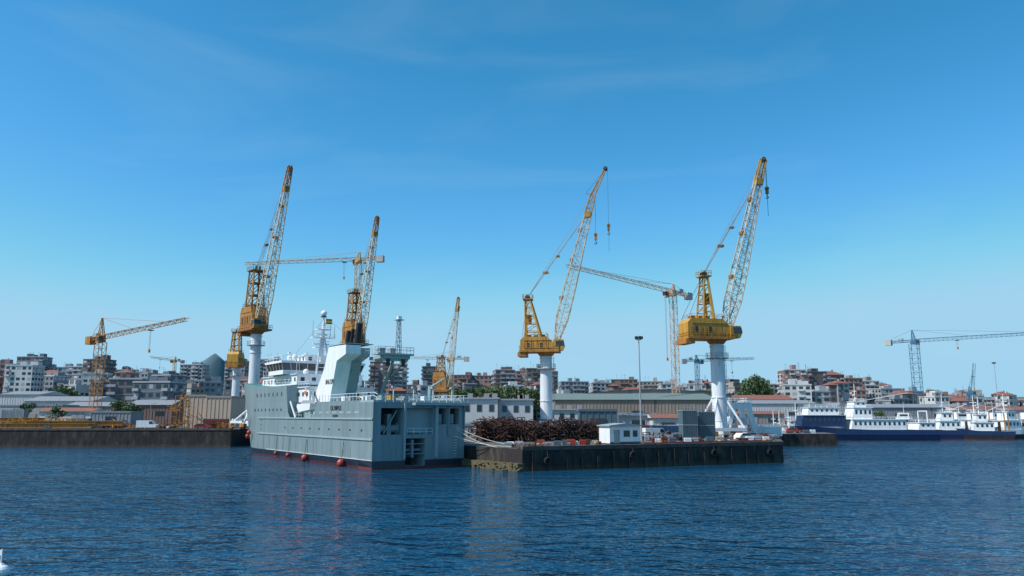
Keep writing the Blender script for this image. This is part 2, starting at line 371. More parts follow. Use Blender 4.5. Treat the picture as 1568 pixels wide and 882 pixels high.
def office(u0,u1,vt,Y,dep,z0=3.2,rot=0,roof=TERRA,st=2,name='white_office_building'):
    X,Z=site((u0+u1)/2,vt,Y); w=(u1-u0)/F*Y*.99; hg=Z-z0; b=MB(); b.box(-w/2,w/2,0,dep,0,hg,W[2],roof)
    b.box(-w/2-.4,w/2+.4,-.4,dep+.4,hg,hg+.35,W[7],roof)
    k=int(w/2.4); fh=hg/st
    for f in range(st):
        for i in range(k):
            x=-w/2+w*(i+.5)/k; z=f*fh+fh*.35
            b.box(x-.65,x+.65,-.05,-.004,z-.1,z+fh*.42,W[7]); b.box(x-.52,x+.52,-.09,-.052,z,z+fh*.36,GLASS)
    for i in range(3): x=random.uniform(-w/2+1,w/2-1); b.box(x,x+1.2,1,2.2,hg+.35,hg+1.3,GRY)
    return b.build(name,(X,Y,z0),rot)
office(706,762,611,176,10); office(764,816,613,182,10); office(836,900,628,200,9); 
shed(700,830,652,646,168,5,W[1],GRYR,3.2,kind='flat',name='low_store')
shed(888,944,630,626,160,6,BLUEP,BLUEP,3.2,kind='flat',name='blue_store')
shed(944,1010,636,632,190,8,W[7],GRYR,3.2); shed(1000,1046,640,634,185,8,W[2],TERRA,3.2)
# ---------------------------------------------------------------- shipping containers
CB=paint('container_blue',(.03,.09,.17),.55,.3,.2); CR=paint('container_red',(.24,.05,.035),.55,.3,.2); CG=paint('container_grey',(.32,.34,.35),.55,.3,.2)
def container(X,Y,z0,rot,m,ln=6.06,n=1):
    b=MB()
    for k in range(n):
        z=.1+k*2.6; b.box(-ln/2,ln/2,-1.2,1.2,z,z+2.55,m)
        q=int(ln/.4)
        for i in range(q): x=-ln/2+ln*(i+.5)/q; b.box(x-.09,x+.09,-1.25,-1.202,z+.15,z+2.4,m); b.box(x-.09,x+.09,1.202,1.25,z+.15,z+2.4,m)
        for sx in(-1,1):
            for sy in(-1,1): b.box(sx*ln/2-.1,sx*ln/2+.1,sy*1.2-.08,sy*1.2+.08,z-.02,z+2.58,m)
        for y in(-.7,-.3,.3,.7): b.beam((ln/2+.05,y,z+.1),(ln/2+.05,y,z+2.4),.03,GRY)
    b.build('shipping_container',(X,Y,z0),rot)
for u,Y,r,m,n in((838,178,.1,CB,1),(862,176,.05,CG,1),(905,178,.2,WHT,1),(925,176,.1,CG,2),(998,172,.1,CR,1),(1030,174,0,WHT,1),(1018,168,.1,CB,1),(1125,186,.3,CG,1),(1150,184,.1,CR,1),(1165,188,0,CB,1),(750,158,.3,CG,1),(1175,178,.4,WHT,1),(330,214,.1,CR,1),(120,232,0,CB,1),(20,228,.1,CG,2)):
    X,_=site(u,660,Y); container(X,Y,4.4 if X<-70 else 3.2,r,m,6.06,n)
# ---------------------------------------------------------------- trees
def tree(X,Y,z0,h,r,name='broadleaf_tree'):
    b=MB(); rnd=random.Random(int(X*7+Y)); b.cyl((0,0,0),(0,0,h*.45),.28*h/8,.16*h/8,BARK,7)
    cl=[]
    for i in range(7):
        a=rnd.uniform(0,6.28); t=Vector((math.cos(a)*r*rnd.uniform(.35,.75),math.sin(a)*r*rnd.uniform(.35,.75),h*rnd.uniform(.5,.85)))
        b.cyl((0,0,h*rnd.uniform(.28,.42)),t,.1*h/8,.03,BARK,5); cl.append((t,r*rnd.uniform(.3,.5)))
    cl.append((Vector((0,0,h*.85)),r*.4))
    for c,cr_ in cl:
        for k in range(70):
            v=Vector((rnd.gauss(0,1),rnd.gauss(0,1),rnd.gauss(0,1))).normalized()*cr_*rnd.uniform(.5,1.1); v.z*=.75
            s=rnd.uniform(.22,.42)*r/3.2; a=Vector((rnd.gauss(0,1),rnd.gauss(0,1),rnd.gauss(0,1))).normalized(); e=a.orthogonal().normalized(); f=a.cross(e)
            q=c+v; b.face([q-e*s,q-f*s*.7,q+e*s,q+f*s*.7],LEAF)
    return b.build(name,(X,Y,z0))
for u,Y,h,r in [(22,255,6,3),(40,258,8,3.4),(86,240,7,3),(186,262,9,4),(200,258,8,3.5),(176,300,9,4),(245,330,9,4),(1130,300,8,4),(1300,310,7,3),(1350,320,7,3),(690,310,8,4),(520,330,9,4)]:
    X,_=site(u,636,Y); tree(X,Y,4.3 if X<-70 else 3.2,h,r)
def canopy(u0,u1,v0,v1,Y,n,dep,name):
    b=MB(); 
    for i in range(n):
        u=random.uniform(u0,u1); k=1-abs((u-(u0+u1)/2)/((u1-u0)/2))**2.2; v=v1+(v0-v1)*k*random.uniform(0,1)**.5
        y=Y+random.uniform(0,dep); X,Z=site(u,v,y)
        rr=random.uniform(2,3.6)*Y/500
        for k2 in range(26):
            a=Vector((random.gauss(0,1),random.gauss(0,1),random.gauss(0,1))).normalized(); e=a.orthogonal().normalized(); f=a.cross(e); s=random.uniform(.5,1.0)*Y/500
            q=Vector((X,y,Z))+Vector((random.gauss(0,1),random.gauss(0,1),random.gauss(0,.7))).normalized()*rr*random.uniform(.5,1); b.face([q-e*s,q-f*s*.7,q+e*s,q+f*s*.7],LEAF)
    b.build(name)
canopy(1124,1190,578,628,430,260,30,'distant_tree_mass')
canopy(620,900,594,626,425,360,15,'distant_tree_mass')
canopy(60,130,592,626,422,130,20,'distant_tree_mass'); canopy(1040,1130,598,626,430,120,25,'distant_tree_mass')
# ---------------------------------------------------------------- pedestal (luffing) cranes
def luff_crane(u,Y,gz,az,v_c,v_h,v_a,tip_r,tip_z,fly=None,frame='tower',jib=True,house=(YEL,YEL2),hook=.18,ax=-2.2,name='shipyard_luffing_crane',thick=1.5,sc_=1.0,fr=(-5.2,.2),dx=0,leg=5.0,lr=.3):
    X,zc=site(u,v_c,Y); _,zh=site(u,v_h,Y); _,za=site(u,v_a,Y)
    zc-=gz; zh-=gz; za-=gz; tip_z-=gz; k=sc_
    E=empty(name,(X,Y,gz),az)
    b=MB()
    b.cyl((0,0,3.6*k),(0,0,zc-.5),thick,thick*.95,COLW,24)
    b.cyl((0,0,.9),(0,0,3.6*k),thick*1.45,thick*1.0,COLW,24)
    for zz in (3.6*k,(3.6*k+zc)*.35,(3.6*k+zc)*.68,zc-1.4): b.cyl((0,0,zz-.1),(0,0,zz+.1),thick*1.07,thick*1.07,COLW,24)
    for sx in(-1,1):
        for sy in(-1,1):
            b.cyl((sx*thick*.6,sy*thick*.6,leg*k),(sx*4.0*k,sy*4.0*k,1.3),lr*k,lr*k,COLW,8)
            b.box(sx*4.0*k-1.3,sx*4.0*k+1.3,sy*4.0*k-.45,sy*4.0*k+.45,.55,1.5,YEL2)
            for w in(-.8,.8): b.cyl((sx*4.0*k+w,sy*4.0*k-.3,.4),(sx*4.0*k+w,sy*4.0*k+.3,.4),.4,.4,DARK,10)
    for s_ in(-1,1):
        b.box(-3.8*k,3.8*k,s_*4.0*k-.3,s_*4.0*k+.3,1.55,2.2,COLW); b.box(s_*4.0*k-.3,s_*4.0*k+.3,-3.7*k,3.7*k,2.22,2.7,COLW)
    b.poly([(thick+.35,.3,1),(thick+.35,.3,zc-1)],.05,GRY); b.poly([(thick+.35,-.3,1),(thick+.35,-.3,zc-1)],.05,GRY)
    for i in range(int(zc/1.2)): b.beam((thick+.35,-.3,1+i*1.2),(thick+.35,.3,1+i*1.2),.04,GRY)
    zpl=zc-4; b.cyl((0,0,zpl),(0,0,zpl+.15),thick+.9,thick+.9,GRY,16)
    b.rail([((thick+.85)*math.cos(t*math.pi/6),(thick+.85)*math.sin(t*math.pi/6),zpl+.1) for t in range(13)],1.1,GRY,2,.04)
    b.build('column',parent=E,smooth=False)
    b=MB()
    H,H2=house; hh=zh-zc
    b.cyl((0,0,zc-.9),(0,0,zc),thick*1.0,thick*1.5,H2,20)
    b.box((-6.2+dx)*k,(3.4+dx*.4)*k,-2.9*k,2.9*k,zc,zc+.45,H2)
    b.xz([((-6.0+dx)*k,zc+.46),(2.0*k,zc+.46),(2.0*k,zc+hh*.62),(.6*k,zh),((-5.2+dx)*k,zh),((-6.0+dx)*k,zc+hh*.8)],-2.4*k,2.4*k,H)
    b.box((-6.6+dx)*k,(-4.6+dx)*k,-2.6*k,2.6*k,zc-1.0,zc-.01,H2)
    for i in range(6):
        x=(-5.4+dx)*k+i*1.05*k
        for sy in(-1,1): b.box(x,x+.6*k,sy*2.43*k-.03,sy*2.43*k+.03,zc+hh*.3,zc+hh*.6,DARK if i%3==1 else H2)
    for zz in (.25,.75):
        for sy in (-1,1): b.box((-5.1+dx)*k,1.9*k,sy*2.46*k-.05,sy*2.46*k+.05,zc+hh*zz,zc+hh*zz+.12,H2)
    for i in range(3): x=(-4.5+dx+i*1.7)*k; b.box(x,x+.9,-1,.6,zh,zh+.7,H2)
    b.xz([(2.0*k,zc+.3),(4.2*k,zc+.3),(4.7*k,zc+1.4),(4.4*k,zc+2.9),(2.05*k,zc+2.9)],-2.8*k,-.9*k,H)
    b.xz([(2.6*k,zc+1.2),(4.75*k,zc+1.45),(4.5*k,zc+2.6),(2.6*k,zc+2.6)],-2.83*k,-.87*k,GLASS)
    X0=(-6.2+dx)*k;X1=(3.4+dx*.4)*k
    b.rail([(X0,-2.9*k,zc+.4),(X1,-2.9*k,zc+.4),(X1,2.9*k,zc+.4),(X0,2.9*k,zc+.4),(X0,-2.9*k,zc+.4)],1.1,H,1.6,.045)
    b.rail([((-5+dx)*k,-2.2*k,zh),(.4*k,-2.2*k,zh),(.4*k,2.2*k,zh),((-5+dx)*k,2.2*k,zh),((-5+dx)*k,-2.2*k,zh)],1.0,H,1.8,.04)
    b.build('machinery_house',parent=E)
    b=MB()
    if frame=='tower':
        for sx,sy in((-4.3,-1.7),(-4.3,1.7),(-.1,-1.7),(-.1,1.7)):
            b.cyl((sx*k,sy*k,zh-.3),((-2.2+(sx+2.2)*.75)*k,sy*.8*k,za),.27*k,.22*k,H,6)
        n=3
        for i in range(n):
            z0=zh+(za-zh)*i/n; z1=zh+(za-zh)*(i+1)/n
            def C(sx,sy,z):
                t=(z-zh)/(za-zh); return ((-2.2+(sx)*2.1*(1-.25*t))*k,sy*1.7*(1-.2*t)*k,z)
            for sy in(-1,1):
                b.beam(C(-1,sy,z0),C(1,sy,z1),.13,H); b.beam(C(1,sy,z0),C(-1,sy,z1),.13,H); b.beam(C(-1,sy,z1),C(1,sy,z1),.16,H)
            for sx in(-1,1):
                b.beam(C(sx,-1,z0),C(sx,1,z1),.13,H); b.beam(C(sx,-1,z1),C(sx,1,z1),.16,H)
            b.box((-3.2)*k,(-1.2)*k,-1*k,1*k,z1-.06,z1+.06,H2)
            b.beam(C(.3,.6,z0),C(-.3,.6,z1),.2,H2)
        b.box(-4.3*k,-.1*k,-1.9*k,1.9*k,za,za+.25,H2); b.rail([(-4.3*k,-1.9*k,za+.2),(-.1*k,-1.9*k,za+.2),(-.1*k,1.9*k,za+.2),(-4.3*k,1.9*k,za+.2),(-4.3*k,-1.9*k,za+.2)],1.1,H,1.4,.05)
        ta=(-1.4*k,0,za+.9)
    else:
        tx=ax*k; fa,fb=fr; o_=(fb-fa)*.16
        for sy in(-1,1):
            A0=Vector((fa*k,sy*1.8*k,zh-.4));A1=Vector((tx-o_,sy*1.0*k,za));B0=Vector((fb*k,sy*1.8*k,zh-.6));B1=Vector((tx+o_,sy*1.0*k,za))
            b.cyl(A0,A1,.22*k,.18*k,H,6); b.cyl(B0,B1,.36*k,.26*k,H,6)
            n=5
            for i in range(n):
                b.beam(A0.lerp(A1,i/n),B0.lerp(B1,(i+1)/n),.1,H); b.beam(A0.lerp(A1,(i+1)/n),B0.lerp(B1,(i+1)/n),.12,H)
        for t in(.2,.4,.6,.8):
            for P0,P1 in((fa,tx-o_),(fb,tx+o_)):
                c=Vector((P0*k,-1.8*k,zh)).lerp(Vector((P1,-1.0*k,za)),t); e=Vector((P0*k,1.8*k,zh)).lerp(Vector((P1,1.0*k,za)),t); b.beam(c,e,.12,H)
        b.box(tx-.2,tx+.9,-.6,.6,zh+(za-zh)*.35,zh+(za-zh)*.6,H2)
        b.box(tx-1.1,tx+1.2,-1.4*k,1.4*k,za-.2,za+.1,H2); b.rail([(tx-1.1,-1.4*k,za+.1),(tx+1.2,-1.4*k,za+.1),(tx+1.2,1.4*k,za+.1),(tx-1.1,1.4*k,za+.1),(tx-1.1,-1.4*k,za+.1)],1,H,1.2,.05)
        ta=(tx,0,za+.5)
    for sy in(-.5,.5): b.cyl((ta[0],sy-.12,ta[2]),(ta[0],sy+.12,ta[2]),.6,.6,DARK,12)
    b.build('a_frame',parent=E)
    if not jib: return E
    foot=Vector((2.3*k,0,zc+1.6)); tip=Vector((tip_r,0,tip_z))
    b=MB(); n=22
    wf=lambda t:(3.2-2.3*t)*k; df=lambda t:(.5+2.2*min(1,t/.18)-1.5*max(0,(t-.35)/.65))*k
    b.lattice(foot,tip,(0,1,0),wf,df,n,.17*k,.08*k,CREAM,H,.86)
    d=(tip-foot).normalized(); nn=Vector((0,1,0)).cross(d)
    if nn.x>0: nn=-nn
    for t in (.02,.05): b.beam(foot.lerp(tip,t)-Vector((0,1.6*k,0)),foot.lerp(tip,t)+Vector((0,1.6*k,0)),.2,H)
    b.beam(foot+nn*.2+Vector((0,.3,0)),tip+Vector((0,.3,0)),.07,GRY)
    for t in(.3,.55,.75): c=foot.lerp(tip,t)+nn*df(t)*.5; b.box(c.x-.5,c.x+.3,-.7,.7,c.z-.2,c.z+.5,H2)
    att=foot.lerp(tip,.86)
    b.box(att.x-.8,att.x+.8,-.8,.8,att.z-.5,att.z+.9,H)
    end=tip
    if fly:
        end=Vector((fly[0],0,fly[1]-gz)); b.lattice(tip,end,(0,1,0),lambda t:.9-.4*t,lambda t:1.0-.6*t,6,.12,.06,H)
        b.beam(tip+nn*1.8,tip,.15,H); b.beam(tip+nn*1.8,end,.05,ROPE)
    for sy in(-.3,.3): b.cyl((end.x,sy-.1,end.z),(end.x,sy+.1,end.z),.55,.55,DARK,12)
    b.cyl((end.x,-.7,end.z),(end.x,.7,end.z),.2,.2,H2,6)
    b.build('lattice_jib',parent=E)
    b=MB()
    for sy in(-.5,-.15,.2,.5): b.beam((ta[0],sy,ta[2]),(att.x,sy,att.z+.8),.045,GRY)
    mid=Vector(ta).lerp(att,.3); b.box(mid.x-.7,mid.x+.7,-.4,.4,mid.z-.25,mid.z+.25,H2)
    mid=Vector(ta).lerp(att,.5); b.box(mid.x-.5,mid.x+.5,-.4,.4,mid.z-.2,mid.z+.2,H2)
    for sy in(-.25,.25): b.beam((ta[0],sy,ta[2]),(tip.x,sy,tip.z+.5),.035,GRY)
    for sy in(-1,1): b.beam((ta[0],sy*.7,ta[2]-.3),((-5.6+dx)*k,sy*1.8,zh),.05,ROPE)
    b.build('luffing_ropes',parent=E)
    b=MB(); hl=(end.z-foot.z)*hook
    def hk(p,l,s=1):
        for sy in(-.12,.12): b.beam((p.x+.5,sy,p.z),(p.x+.5,sy,p.z-l),.045,ROPE)
        b.cyl((p.x+.5,-.25,p.z-l),(p.x+.5,.25,p.z-l),.45*s,.45*s,H2,10); b.box(p.x+.2,p.x+.8,-.25,.25,p.z-l-1.3*s,p.z-l,H2)
        b.poly([(p.x+.5,0,p.z-l-1.3*s),(p.x+.5,0,p.z-l-1.8*s),(p.x+.8,0,p.z-l-2.1*s),(p.x+.45,0,p.z-l-2.4*s),(p.x+.15,0,p.z-l-2.1*s)],.12,DARK)
    hk(end,hl); 
    if fly: hk(tip,hl*.7)
    b.beam((end.x+.5,0,end.z-hl-2.4),(end.x+.5,0,end.z-hl-6.5),.05,ROPE)
    b.build('hoist_hook',parent=E)
    return E
OLD=(YELB,YELC)
luff_crane(393,208,4.4,R(-48),507,470,414,15.5,73.5,hook=.0,frame='tower',house=OLD)
luff_crane(545,250,3.2,R(-54),528,492,448,13,71.0,hook=.0,frame='tower',house=OLD)
luff_crane(836,185,3.2,R(-8),540,517,458,12.0,62.0,fly=(15.2,68.6),frame='a',ax=-4.4,hook=.33,fr=(-4.8,-.9),leg=3.6)
luff_crane(1097,165,3.2,R(12),521,490,424,13.6,65.8,frame='a',ax=-2.4,hook=.17,fr=(-3.6,-1.2),dx=-1.6,leg=8.5,lr=.24)
luff_crane(363,300,4.4,R(90),560,540,510,14,66,jib=False,sc_=.9)
luff_crane(680,400,3.2,R(-20),600,570,548,7.5,69,sc_=.95,hook=.1,house=OLD)
# ---------------------------------------------------------------- tower cranes
def tower_crane(um,Y,gz,vj,tipu,tipv,tipY,cj,col,apex=6,mw=1.8,name='tower_crane',hookt=.6,hookl=6):
    X,zj=site(um,vj,Y); tx,tz=site(tipu,tipv,tipY); E=empty(name,(X,Y,gz),math.atan2(tipY-Y,tx-X)); zj-=gz;tz-=gz
    Lj=math.hypot(tipY-Y,tx-X)
    b=MB(); b.lattice((0,0,0),(0,0,zj-1.5),(0,1,0),lambda t:mw,lambda t:mw,max(6,int(zj/2.2)),.13,.06,col); b.box(-2.5,2.5,-2.5,2.5,0,.8,CONC); b.build('mast',parent=E)
    b=MB(); b.cyl((0,0,zj-1.5),(0,0,zj-.7),1.5,1.5,col,12); b.box(-1,1,-1,1,zj-.7,zj+.6,col); b.box(1.0,2.8,-2.4,-1,zj-2,zj+.3,col); b.box(1.6,2.85,-2.43,-.97,zj-1.4,zj,GLASS)
    b.lattice((0,0,zj+.3),(-.4,0,zj+apex),(0,1,0),lambda t:1.6-1.3*t,lambda t:1.6-1.3*t,4,.12,.07,col); b.build('slewing_unit',parent=E)
    b=MB(); b.lattice((1,0,zj),(Lj,0,tz),(0,1,0),lambda t:1.5,lambda t:1.5-.5*t,int(Lj/1.9),.10,.055,col,tri=True)
    rise=lambda x: zj+(tz-zj)*x/Lj
    if apex>2.5:
        for x in(.38,.75): b.beam((-.4,0,zj+apex),(Lj*x,0,rise(Lj*x)+.8),.06,col)
    b.build('jib',parent=E)
    b=MB(); back=zj-(tz-zj)*cj/Lj; b.lattice((-1,0,zj),(-cj,0,back),(0,1,0),lambda t:1.5,lambda t:.9,6,.11,.06,col)
    b.box(-cj-.5,-cj+2.4,-1.1,1.1,back-1.5,back+1.1,CONW if col is not YEL2 else col); b.box(-cj*.55,-cj*.55+2,-.7,.7,zj+.3,zj+1.5,GRY)
    if apex>2.5: b.beam((-.4,0,zj+apex),(-cj+1,0,back+.8),.06,col)
    b.build('counter_jib',parent=E)
    b=MB(); x=Lj*hookt; z=rise(x)-.9; b.box(x-.8,x+.8,-.7,.7,z-.2,z,DARK)
    for sx in(-.25,.25): b.beam((x+sx,0,z),(x+sx,0,z-hookl),.04,ROPE)
    b.box(x-.35,x+.35,-.2,.2,z-hookl-1,z-hookl,YEL2); b.build('trolley_and_hook',parent=E)
LY=paint('tower_crane_yellow',(.56,.33,.12),.55,.3,.15); LY2=paint('tower_crane_pale',(.62,.40,.25),.55,.3,.15)
tower_crane(155,250,4.4,517,287,489,226,7,YEL2,apex=6.5,mw=2.6)
tower_crane(549,300,3.2,397,375,404,308,10,LY,apex=3,hookt=.12,hookl=6,mw=2.0)
tower_crane(1030,280,3.2,447,868,407,245,10,LY2,apex=3,mw=2.0,hookt=.08,hookl=24)
tower_crane(1399,350,3.2,522,1640,507,308,12,TCB,apex=5,mw=3.4,hookt=.3,hookl=3)
tower_crane(268,620,10,552,230,547,600,8,LY,apex=3,mw=1.8)
tower_crane(692,420,3.2,549,630,548,420,9,LY,apex=4,mw=2)
tower_crane(1067,420,3.2,552,1155,549,430,9,TCB,apex=3,mw=1.8)
tower_crane(1486,400,3.2,600,1492,556,398,5,TCB,apex=3,mw=1.8)
# ---------------------------------------------------------------- hull loft
def loft(b,levels,K,mats,na=6,nf=14,cap=None,transom=None):
    rows=[]
    for (z,hb,sa,Lz,p_) in levels:
        row=[]
        for i in range(na+1): s=sa+(K-sa)*i/na; row.append((s,hb,z(s) if callable(z) else z))
        for i in range(1,nf+1):
            t=i/nf; t=1-(1-t)**1.5; s=K+(Lz-K)*t; row.append((s,max(.05,hb*(1-t**p_)),z(s) if callable(z) else z))
        rows.append(row)
    n=len(rows[0])
    for r,(a,c) in enumerate(zip(rows,rows[1:])):
        for i in range(n-1):
            for sg in(1,-1):
                q=[a[i],a[i+1],c[i+1],c[i]]; b.face([(x,sg*y,z) for x,y,z in (q if sg<0 else q[::-1])],mats[r])
        if transom: b.face([(a[0][0],a[0][1],a[0][2]),(a[0][0],-a[0][1],a[0][2]),(c[0][0],-c[0][1],c[0][2]),(c[0][0],c[0][1],c[0][2])],transom[r])
    if cap:
        t=rows[-1]
        for i in range(n-1): b.face([(t[i][0],t[i][1],t[i][2]-.02),(t[i][0],-t[i][1],t[i][2]-.02),(t[i+1][0],-t[i+1][1],t[i+1][2]-.02),(t[i+1][0],t[i+1][1],t[i+1][2]-.02)],cap)
    return rows
# ---------------------------------------------------------------- main ship
SH=empty('offshore_support_ship',(-14.25,120.6,0),R(125))
HB=8.0
b=MB(); K=56
lv=[(-1.5,7.2,5,77,1.7),(0,7.7,5,78,1.8),(.3,7.8,5,78.2,1.85),(1.25,7.95,5,79,1.9),(4.4,8,5,81,2.1),(7.5,8,5,83,2.3)]
loft(b,lv,K,[REDB,REDB,NAVY,HULL,HULL],cap=GRN)
ztop=lambda s:13.7+1.9*smooth(44,84,s)
loft(b,[(7.5,8,39,83,2.3),(10.6,8,39.0,85,2.5),(ztop,8.1,39.0,87,2.8)],K,[HULL,HULL],cap=GRN,transom=[HULL2,HULL2])
for sg in(1,-1):
    P=[(5,7.5),(26.5,7.5),(24.2,8.4),(23.2,10.3),(5,10.3)]
    b.face([(x,sg*8,z) for x,z in P],HULL); b.face([(x,sg*7.8,z) for x,z in P],HULL2)
    P=[(39,7.5),(36.5,7.5),(38,8.6),(38.7,10.5),(39,13)]
    b.face([(x,sg*8,z) for x,z in P],HULL)
    for z in (4.4,7.5): b.box(0,56,sg*8.0+(.0 if sg>0 else -.16),sg*8.0+(.16 if sg>0 else 0),z-.12,z+.12,HULL2)
    b.box(0,50,sg*7.96+(.0 if sg>0 else -.10),sg*7.96+(.10 if sg>0 else 0),1.30,1.36,WHT)
    for s in (4,8,12,16,20,24,28,32,36,40,44,48,52): b.box(s-.03,s+.03,sg*8.012-.012,sg*8.012+.012,1.4,4.25,HULL2); b.box(s+1.97,s+2.03,sg*8.012-.012,sg*8.012+.012,4.55,7.35,HULL2)
b.box(0,23.4,-7.99,7.99,10.0,10.3,HULL2,GRN)
ys=[8,6.7,2.9,2.5,-.9,-2.4,-3.1,-4.7,-5.3,-7.0,-8]; zs=[-1.5,.35,1.25,4.5,5.1,6.6,9.1,10.0]
holes={}
for j in(4,5): 
    holes[(1,j)]=(4.2,DARK)
    for i in (3,4,): holes[(i,j)]=(1.4,HULL2)
for j in(2,): holes[(3,j)]=(4.6,DARK)
holes[(3,1)]=(4.6,NAVY)
for i in(6,8): holes[(i,5)]=(1.5,DARK)
for i in range(len(ys)-1):
    for j in range(len(zs)-1):
        y0,y1,z0,z1=ys[i],ys[i+1],zs[j],zs[j+1]; mt=REDB if j==0 else NAVY if j==1 else HULL
        if (i,j) in holes:
            dpt,bm_=holes[(i,j)]
            b.face([(dpt,y0,z0),(dpt,y1,z0),(dpt,y1,z1),(dpt,y0,z1)],bm_)
            im=HULL2
            if (i-1,j) not in holes: b.face([(0,y0,z0),(dpt,y0,z0),(dpt,y0,z1),(0,y0,z1)],im)
            if (i+1,j) not in holes: b.face([(0,y1,z0),(dpt,y1,z0),(dpt,y1,z1),(0,y1,z1)],im)
            if (i,j-1) not in holes: b.face([(0,y0,z0),(dpt,y0,z0),(dpt,y1,z0),(0,y1,z0)],im)
            if (i,j+1) not in holes: b.face([(0,y0,z1),(dpt,y0,z1),(dpt,y1,z1),(0,y1,z1)],im)
        else: b.face([(0,y0,z0),(0,y1,z0),(0,y1,z1),(0,y0,z1)],mt)
for sg in(1,-1):
    for a_,c_,mt in ((-1.5,.35,REDB),(.35,1.25,NAVY),(1.25,10.0,HULL)):
        b.face([(0,sg*8,a_),(5,sg*(8 if c_>2 else 7.75),a_),(5,sg*8,c_),(0,sg*8,c_)],mt)
b.box(-1.2,3,-8.2,1.5,9.55,9.95,HULL2); b.box(-.4,0-.003,-3.0,-2.5,1.5,9.5,HULL2); b.box(-.3,-.003,2.6,2.9,1.5,9.9,HULL2)
for y in(-7.9,-5.0): b.box(-.25,-.003,y-.1,y+.1,4.6,9.5,HULL)
b.build('hull',parent=SH)
b=MB()
b.cyl((2.0,3.2,6),(2.0,6.4,6),.6,.6,GRY,14); b.cyl((2,3.1,6),(2,3.3,6),.9,.9,HULL2,14); b.cyl((2,6.2,6),(2,6.4,6),.9,.9,HULL2,14)
b.box(1.2,2.8,4.4,5.1,5.1,8.2,HULL); b.beam((1,5.8,5.2),(1,3.6,8.8),.12,GRY)
b.cyl((.8,-.8,4.9),(.8,2.4,4.9),.35,.35,DARK,12)
b.box(.3,3.6,.9,1.3,1.6,4.3,HULL); b.box(.8,3.8,-.6,2.2,2.6,2.9,HULL)
for z in (2.1,3.6): b.box(.2,.5,-.8,2.4,z,z+.12,HULL)
for i in range(8): b.box(-.25,-.05,-6.5+i*.0,-6.0,1.6+i*.42,1.66+i*.42,WHT)
for y in(-4.0,-6.2): b.box(.9,1.3,y-.3,y+.3,6.7,8.2,GRY)
b.rail([(0.1,2.2,5.0),(0.1,-2.2,5.0)],1.0,WHT,1,.04)
b.build('stern_equipment',parent=SH)
b=MB()
def house(x0,x1,hw,z0,z1,m,wz=None,n=None,roof=None,fr=0.0,wh=.75):
    b.xz([(x0,z0),(x1,z0),(x1-fr,z1),(x0,z1)],-hw,hw,m)
    b.box(x0-.3,x1-fr+.4,-hw-.3,hw+.3,z1,z1+.14,roof or m)
    if wz is not None:
        k=n or int((x1-x0)/2)
        for i in range(k):
            x=x0+(x1-x0-fr)*(i+.5)/k
            for sg in(1,-1): b.box(x-.4,x+.4,sg*hw-.04,sg*hw+.04,wz,wz+wh,GLASS)
        k=int(hw)
        for i in range(k):
            y=-hw+2*hw*(i+.5)/k; b.box(x0-.04,x0+.04,y-.4,y+.4,wz,wz+wh,GLASS)
house(25.5,42,5.6,7.52,10.3,HULL2,8.8)
house(36.5,47.5,6.6,10.44,13.2,WHT,11.6,5)
house(43,65,6.8,13.9,15.9,WHT,14.6,9,fr=.8)
def ring(x0,x1,hw,z0,z1,off,m):
    lo=[(x0,-hw),(x1-2,-hw),(x1,-hw+3),(x1,hw-3),(x1-2,hw),(x0,hw)]; cx=(x0+x1)/2
    up=[(cx+(x-cx)*(1+off/ (x1-cx)),y*(1+off/hw)) for x,y in lo]
    n=len(lo); b.mesh([(x,y,z0) for x,y in lo]+[(x,y,z1) for x,y in up],[(i,(i+1)%n,n+(i+1)%n,n+i) for i in range(n)]+[tuple(range(n,2*n))],m); return lo,up
ring(47,58,8.3,16.04,16.9,0,WHT); lo,up=ring(47,58,8.3,16.9,18.3,.45,GLASS); ring(46.3,58.8,8.9,18.3,18.75,0,WHT)
n=len(lo)
for i in range(n):
    A=Vector((*lo[i],16.9));B=Vector((*lo[(i+1)%n],16.9));C=Vector((*up[i],18.3));D=Vector((*up[(i+1)%n],18.3)); k=max(2,int((B-A).length/1.6))
    for j in range(k+1): b.beam(A.lerp(B,j/k),C.lerp(D,j/k),.07,WHT)
house(49,55,3.2,18.76,20.1,WHT,19.1,3)
b.rail([(46.5,8.6,18.8),(58,8.6,18.8),(58,-8.6,18.8),(46.5,-8.6,18.8),(46.5,8.6,18.8)],1,WHT,1.7,.04)
b.rail([(36.5,6.6,13.35),(47,6.6,13.35)],1.05,WHT,1.5,.04); b.rail([(36.5,-6.6,13.35),(36.5,6.6,13.35)],1.05,WHT,1.5,.04)
b.rail([(43,7.9,13.8),(60,7.9,14.2)],1.05,WHT,1.6,.04); b.rail([(27.6,7.8,7.5),(40,7.8,7.5)],1.05,WHT,1.4,.04)
for x in (48.5,51.5): b.ball((x,5.5,19.6),.6,WHT,7); 
b.ball((50,-5.5,19.9),.8,WHT,7); b.ball((44.5,4.5,16.5),.6,WHT,7)
for y in (-6.5,-2.5,3.5,7): b.cyl((47.5,y,18.8),(47.5,y,20.3),.06,.05,WHT,6); b.box(47.2,47.8,y-.25,y+.25,20.2,20.45,WHT)
for i in range(9): b.box(34.0+i*.3,34.3+i*.3,5.7,6.6,10.4+i*.3,10.46+i*.3,GRY)
for x in (45.5,47.0,63): b.cyl((x,5.5,13.9),(x,5.5,15.2),.3,.3,WHT,8); b.ball((x,5.5,15.3),.42,WHT,5)
for x,z in((38,12.2),(52,14.9),(60,14.9),(30,9.2)): b.cyl((x,6.85 if z>10 else 5.7,z),(x,6.95 if z>10 else 5.8,z),.38,.38,ORG,12)
b.box(72,75,-1.5,1.5,15.0,16.2,HULL2); b.cyl((86,0,15.6),(86.6,0,19),.08,.05,WHT,6)
